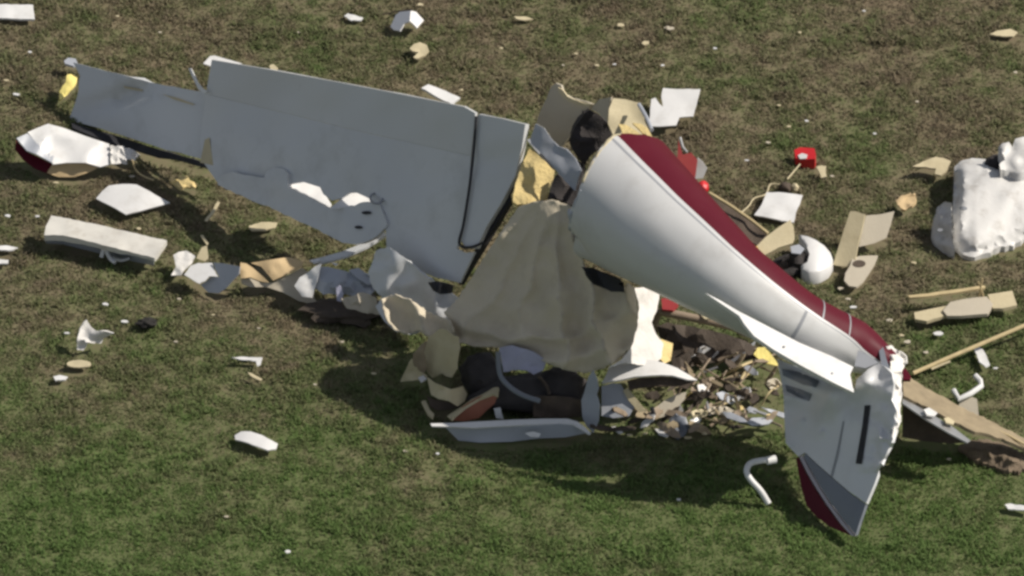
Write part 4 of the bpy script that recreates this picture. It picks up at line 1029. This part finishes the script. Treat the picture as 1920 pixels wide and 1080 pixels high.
rub = [('white_scrap', 'white_paint', 'white torn panel scrap in the rubble between cabin and fin', 6), ('tan_scrap', 'weathered_tan', 'dull tan torn panel scrap in the rubble between cabin and fin', 8),
       ('dark_scrap', 'charred', 'blackened scrap in the rubble between cabin and fin', 22), ('grey_scrap', 'grey_paint', 'blue-grey torn scrap in the rubble between cabin and fin', 6),
       ('brown_scrap', 'tube_brown', 'brown bent scrap in the rubble between cabin and fin', 14)]
rubpoly = [(1126, 770), (1180, 740), (1240, 700), (1300, 650), (1400, 648), (1462, 696), (1470, 770), (1440, 800), (1340, 812), (1130, 806)]
for nm, mt, lb, cnt in rub:
    k = 0
    while k < cnt:
        x, y = random.uniform(1126, 1470), random.uniform(648, 812)
        if not inside(rubpoly, x, y) or (x < 1300 and y < 770 and mt != 'charred'): continue
        k += 1
        w, h, a0 = random.uniform(12, 32), random.uniform(4, 11), random.uniform(-.8, .8)
        n = random.choice((5, 6, 7))
        pg = []
        for q in range(n):
            a = q * math.tau / n
            rr = random.uniform(.65, 1.15)
            u, v = w * math.cos(a) * rr, h * math.sin(a) * rr
            pg.append((x + u * math.cos(a0) - v * math.sin(a0), y + u * math.sin(a0) + v * math.cos(a0)))
        zb, zx, zy = random.uniform(.05, .15), random.uniform(-.003, .003), random.uniform(-.0035, .0005)
        sheet(nm, pg, (lambda X, Y, zb, zx, zy: (lambda u, v: max(.012, zb + zx * (u - X) + zy * (v - Y))))(x, y, zb, zx, zy), mt, None, t=.010, res=8, amp=.02, freq=.06,
              label=lb, cat='scrap', group=nm.replace('_', ' ') + 's in the rubble', foot=True)
for k in range(16):
    x, y = random.uniform(1290, 1440), random.uniform(670, 796)
    a = random.choice((-1.1, -.8, -.5, .25, .45)) + random.uniform(-.2, .2)
    L = random.uniform(45, 85)
    ex, ey = x + L * math.cos(a), y + L * math.sin(a)
    ex, ey = min(max(ex, 1250), 1466), min(max(ey, 655), 800)
    mx_, my_ = (x + ex) / 2 + random.uniform(-5, 5), (y + ey) / 2 + random.uniform(-5, 5)
    tube('bent_strip', smooth_path([(x, y, random.uniform(.02, .08)), (mx_, my_, random.uniform(.06, .18)), (ex, ey, random.uniform(.03, .24))], 4), random.uniform(.006, .013), random.choice(['tan_strip', 'weathered_tan', 'tube_brown']),
         sides=5, label='long bent tan strip in the rubble under the tail', cat='strip', group='bent strips in the rubble')
chips = [(788, 8, 5), (1163, 46, 6), (1255, 52, 7), (1210, 80, 7), (1080, 100, 3), (1440, 267, 4), (1460, 197, 3), (1480, 237, 4), (1512, 226, 3), (56, 97, 3), (30, 176, 5), (12, 150, 4), (70, 405, 4), (15, 404, 5),
         (105, 342, 4), (248, 330, 4), (234, 602, 6), (198, 570, 5), (125, 624, 4), (485, 615, 3), (540, 1034, 6), (424, 968, 4), (1272, 936, 4), (1510, 838, 3), (865, 168, 3), (1056, 122, 3), (1120, 122, 4),
         (1152, 120, 3), (1242, 122, 3), (1904, 135, 4), (1884, 62, 14), (1760, 625, 8), (1702, 640, 6), (1690, 628, 4), (1575, 540, 5), (1600, 575, 5), (1590, 560, 4), (1930, 430, 4), (1714, 492, 4), (1400, 300, 3),
         (1560, 330, 4), (180, 428, 3), (260, 428, 4), (336, 560, 3), (400, 590, 3), (330, 640, 3), (590, 720, 3), (640, 640, 4), (700, 700, 4), (760, 845, 4), (820, 850, 3), (1180, 815, 4), (1210, 812, 4), (1290, 820, 5), (1320, 812, 5),
         (1780, 860, 4), (1866, 690, 4), (1736, 660, 5), (1668, 600, 5), (1620, 20, 3), (1500, 60, 3), (1340, 90, 3), (940, 90, 3), (300, 60, 3), (220, 30, 3), (560, 60, 3), (1720, 190, 3), (1640, 250, 3)]
for (x, y, r) in chips:
    a0 = random.uniform(0, 6.28)
    big = r > 8
    pg = [(x + r * math.cos(a) * random.uniform(.6, 1.25) * 1.3, y + r * math.sin(a) * random.uniform(.5, 1.0) * .6) for a in [a0 + k * math.pi * 2 / 7 for k in range(7)]]
    if big:
        d('flat_strip', [(1855, 64), (1872, 57), (1895, 54), (1908, 60), (1900, 68), (1880, 68)], .06, 'cream', 'pale cream strip lying on the far brown grass')
        continue
    sheet('paint_chip', pg, .038, random.choice(['white_paint', 'cream', 'beige']), None, t=.008, res=20, label='tiny pale chip lying on the open grass', cat='chip', group='tiny pale chips on the grass')

# ------------------------------------------------------------------ soil mounds beside the spar
mound = [(1796, 838), (1820, 826), (1850, 822), (1880, 828), (1908, 842), (1930, 862), (1922, 880), (1890, 884), (1856, 872), (1822, 858)]
sheet('soil_mound', mound, lambda x, y: .02 + .10 * min(1.0, edge_dist(mound, x, y) / 22) * (0.7 + 0.5 * fbm(x, y, .05, 3.0)), 'soil', None, base=-.06, res=4, rag=2.5, sharp=30, label='brown mound of torn-up soil beside the long spar', cat='soil', foot=False)

# ================================================================== grass
def make_grass():
    x0, x1, y0, y1 = -6.2, 6.2, -5.9, 6.7
    cl = 22500
    cx = np.random.uniform(x0, x1, cl); cy = np.random.uniform(y0, y1, cl)
    per = 22
    n = cl * per
    rx = np.repeat(cx, per) + np.random.normal(0, 0.034, n)
    ry = np.repeat(cy, per) + np.random.normal(0, 0.034, n)
    ch = np.repeat(np.random.uniform(0.65, 1.25, cl), per)
    ct = np.repeat(np.random.uniform(0, 1, cl), per)
    m = 262000
    rx = np.concatenate([rx, np.random.uniform(x0, x1, m)]); ry = np.concatenate([ry, np.random.uniform(y0, y1, m)])
    ch = np.concatenate([ch, np.random.uniform(0.5, 0.9, m)]); ct = np.concatenate([ct, np.random.uniform(0, 1, m)])
    # clear the grass where things lie on it and thin it on the torn soil
    ok = np.ones(len(rx), bool)
    def pip(poly, X, Y):
        c = np.zeros(len(X), bool)
        j = len(poly) - 1
        for i in range(len(poly)):
            xi, yi = poly[i]; xj, yj = poly[j]
            if yi != yj:
                c ^= ((yi > Y) != (yj > Y)) & (X < (xj - xi) * (Y - yi) / (yj - yi) + xi)
            j = i
        return c
    for f in FEET:
        fx = [p[0] for p in f]; fy = [p[1] for p in f]
        sel = np.where((rx > min(fx) - .03) & (rx < max(fx) + .03) & (ry > min(fy) - .06) & (ry < max(fy) + .03))[0]
        if len(sel):
            kill = pip(f, rx[sel], ry[sel]) | pip(f, rx[sel], ry[sel] + .05)
            ok[sel[kill]] = False
    sp = [(P(x, y, 0).x, P(x, y, 0).y) for x, y in [(1220, 640), (1300, 620), (1420, 640), (1470, 690), (1480, 800), (1420, 815), (1240, 810)]]
    ok &= ~(pip(sp, rx, ry) & (np.random.uniform(0, 1, len(rx)) < .85))
    rx, ry, ch, ct = rx[ok], ry[ok], ch[ok], ct[ok]
    n = len(rx)
    rz = np.array([ground_h(a, b) for a, b in zip(rx, ry)])
    hh = np.array([0.75 + 0.75 * noise.noise(Vector((a * 2.3, b * 2.3, 11.0))) for a, b in zip(rx, ry)])
    h = np.clip(0.052 * ch * hh * np.random.uniform(0.6, 1.25, n), 0.018, 0.13)
    az = np.random.uniform(0, 2 * np.pi, n)
    lean = np.random.uniform(0.3, 1.25, n)
    w = np.random.uniform(0.0034, 0.0072, n)
    dx, dy = np.cos(az), np.sin(az)
    sx, sy = -dy * w, dx * w
    V = np.zeros((n, 5, 3), np.float32)
    V[:, 0] = np.stack([rx - sx, ry - sy, rz - .005], 1)
    V[:, 1] = np.stack([rx + sx, ry + sy, rz - .005], 1)
    mx, my, mz = rx + dx * h * lean * .35, ry + dy * h * lean * .35, rz + h * .62
    V[:, 2] = np.stack([mx + sx * .8, my + sy * .8, mz], 1)
    V[:, 3] = np.stack([mx - sx * .8, my - sy * .8, mz], 1)
    V[:, 4] = np.stack([rx + dx * h * lean, ry + dy * h * lean, rz + h * (1.05 - .5 * lean)], 1)
    base = (np.arange(n) * 5)[:, None]
    F = np.concatenate([base + np.array([[0, 1, 2]]), base + np.array([[0, 2, 3]]), base + np.array([[3, 2, 4]])], 1).reshape(-1, 3)
    me = bpy.data.meshes.new('grass')
    me.vertices.add(n * 5)
    me.vertices.foreach_set('co', V.reshape(-1))
    me.loops.add(len(F) * 3)
    me.loops.foreach_set('vertex_index', F.reshape(-1).astype(np.int32))
    me.polygons.add(len(F))
    me.polygons.foreach_set('loop_start', (np.arange(len(F)) * 3).astype(np.int32))
    me.polygons.foreach_set('loop_total', np.full(len(F), 3, np.int32))
    me.update(calc_edges=True)
    at = me.attributes.new('tone', 'FLOAT', 'POINT')
    tone = np.clip(ct * .6 + np.random.uniform(0, 1, n) * .4, 0, 1).astype(np.float32)
    at.data.foreach_set('value', np.repeat(tone, 5))
    me.materials.append(grass_material())
    o = bpy.data.objects.new('grass', me)
    col.objects.link(o)
    props(o, 'short patchy green and brown grass covering the field', 'grass', None, 'stuff')
    return n
make_grass()
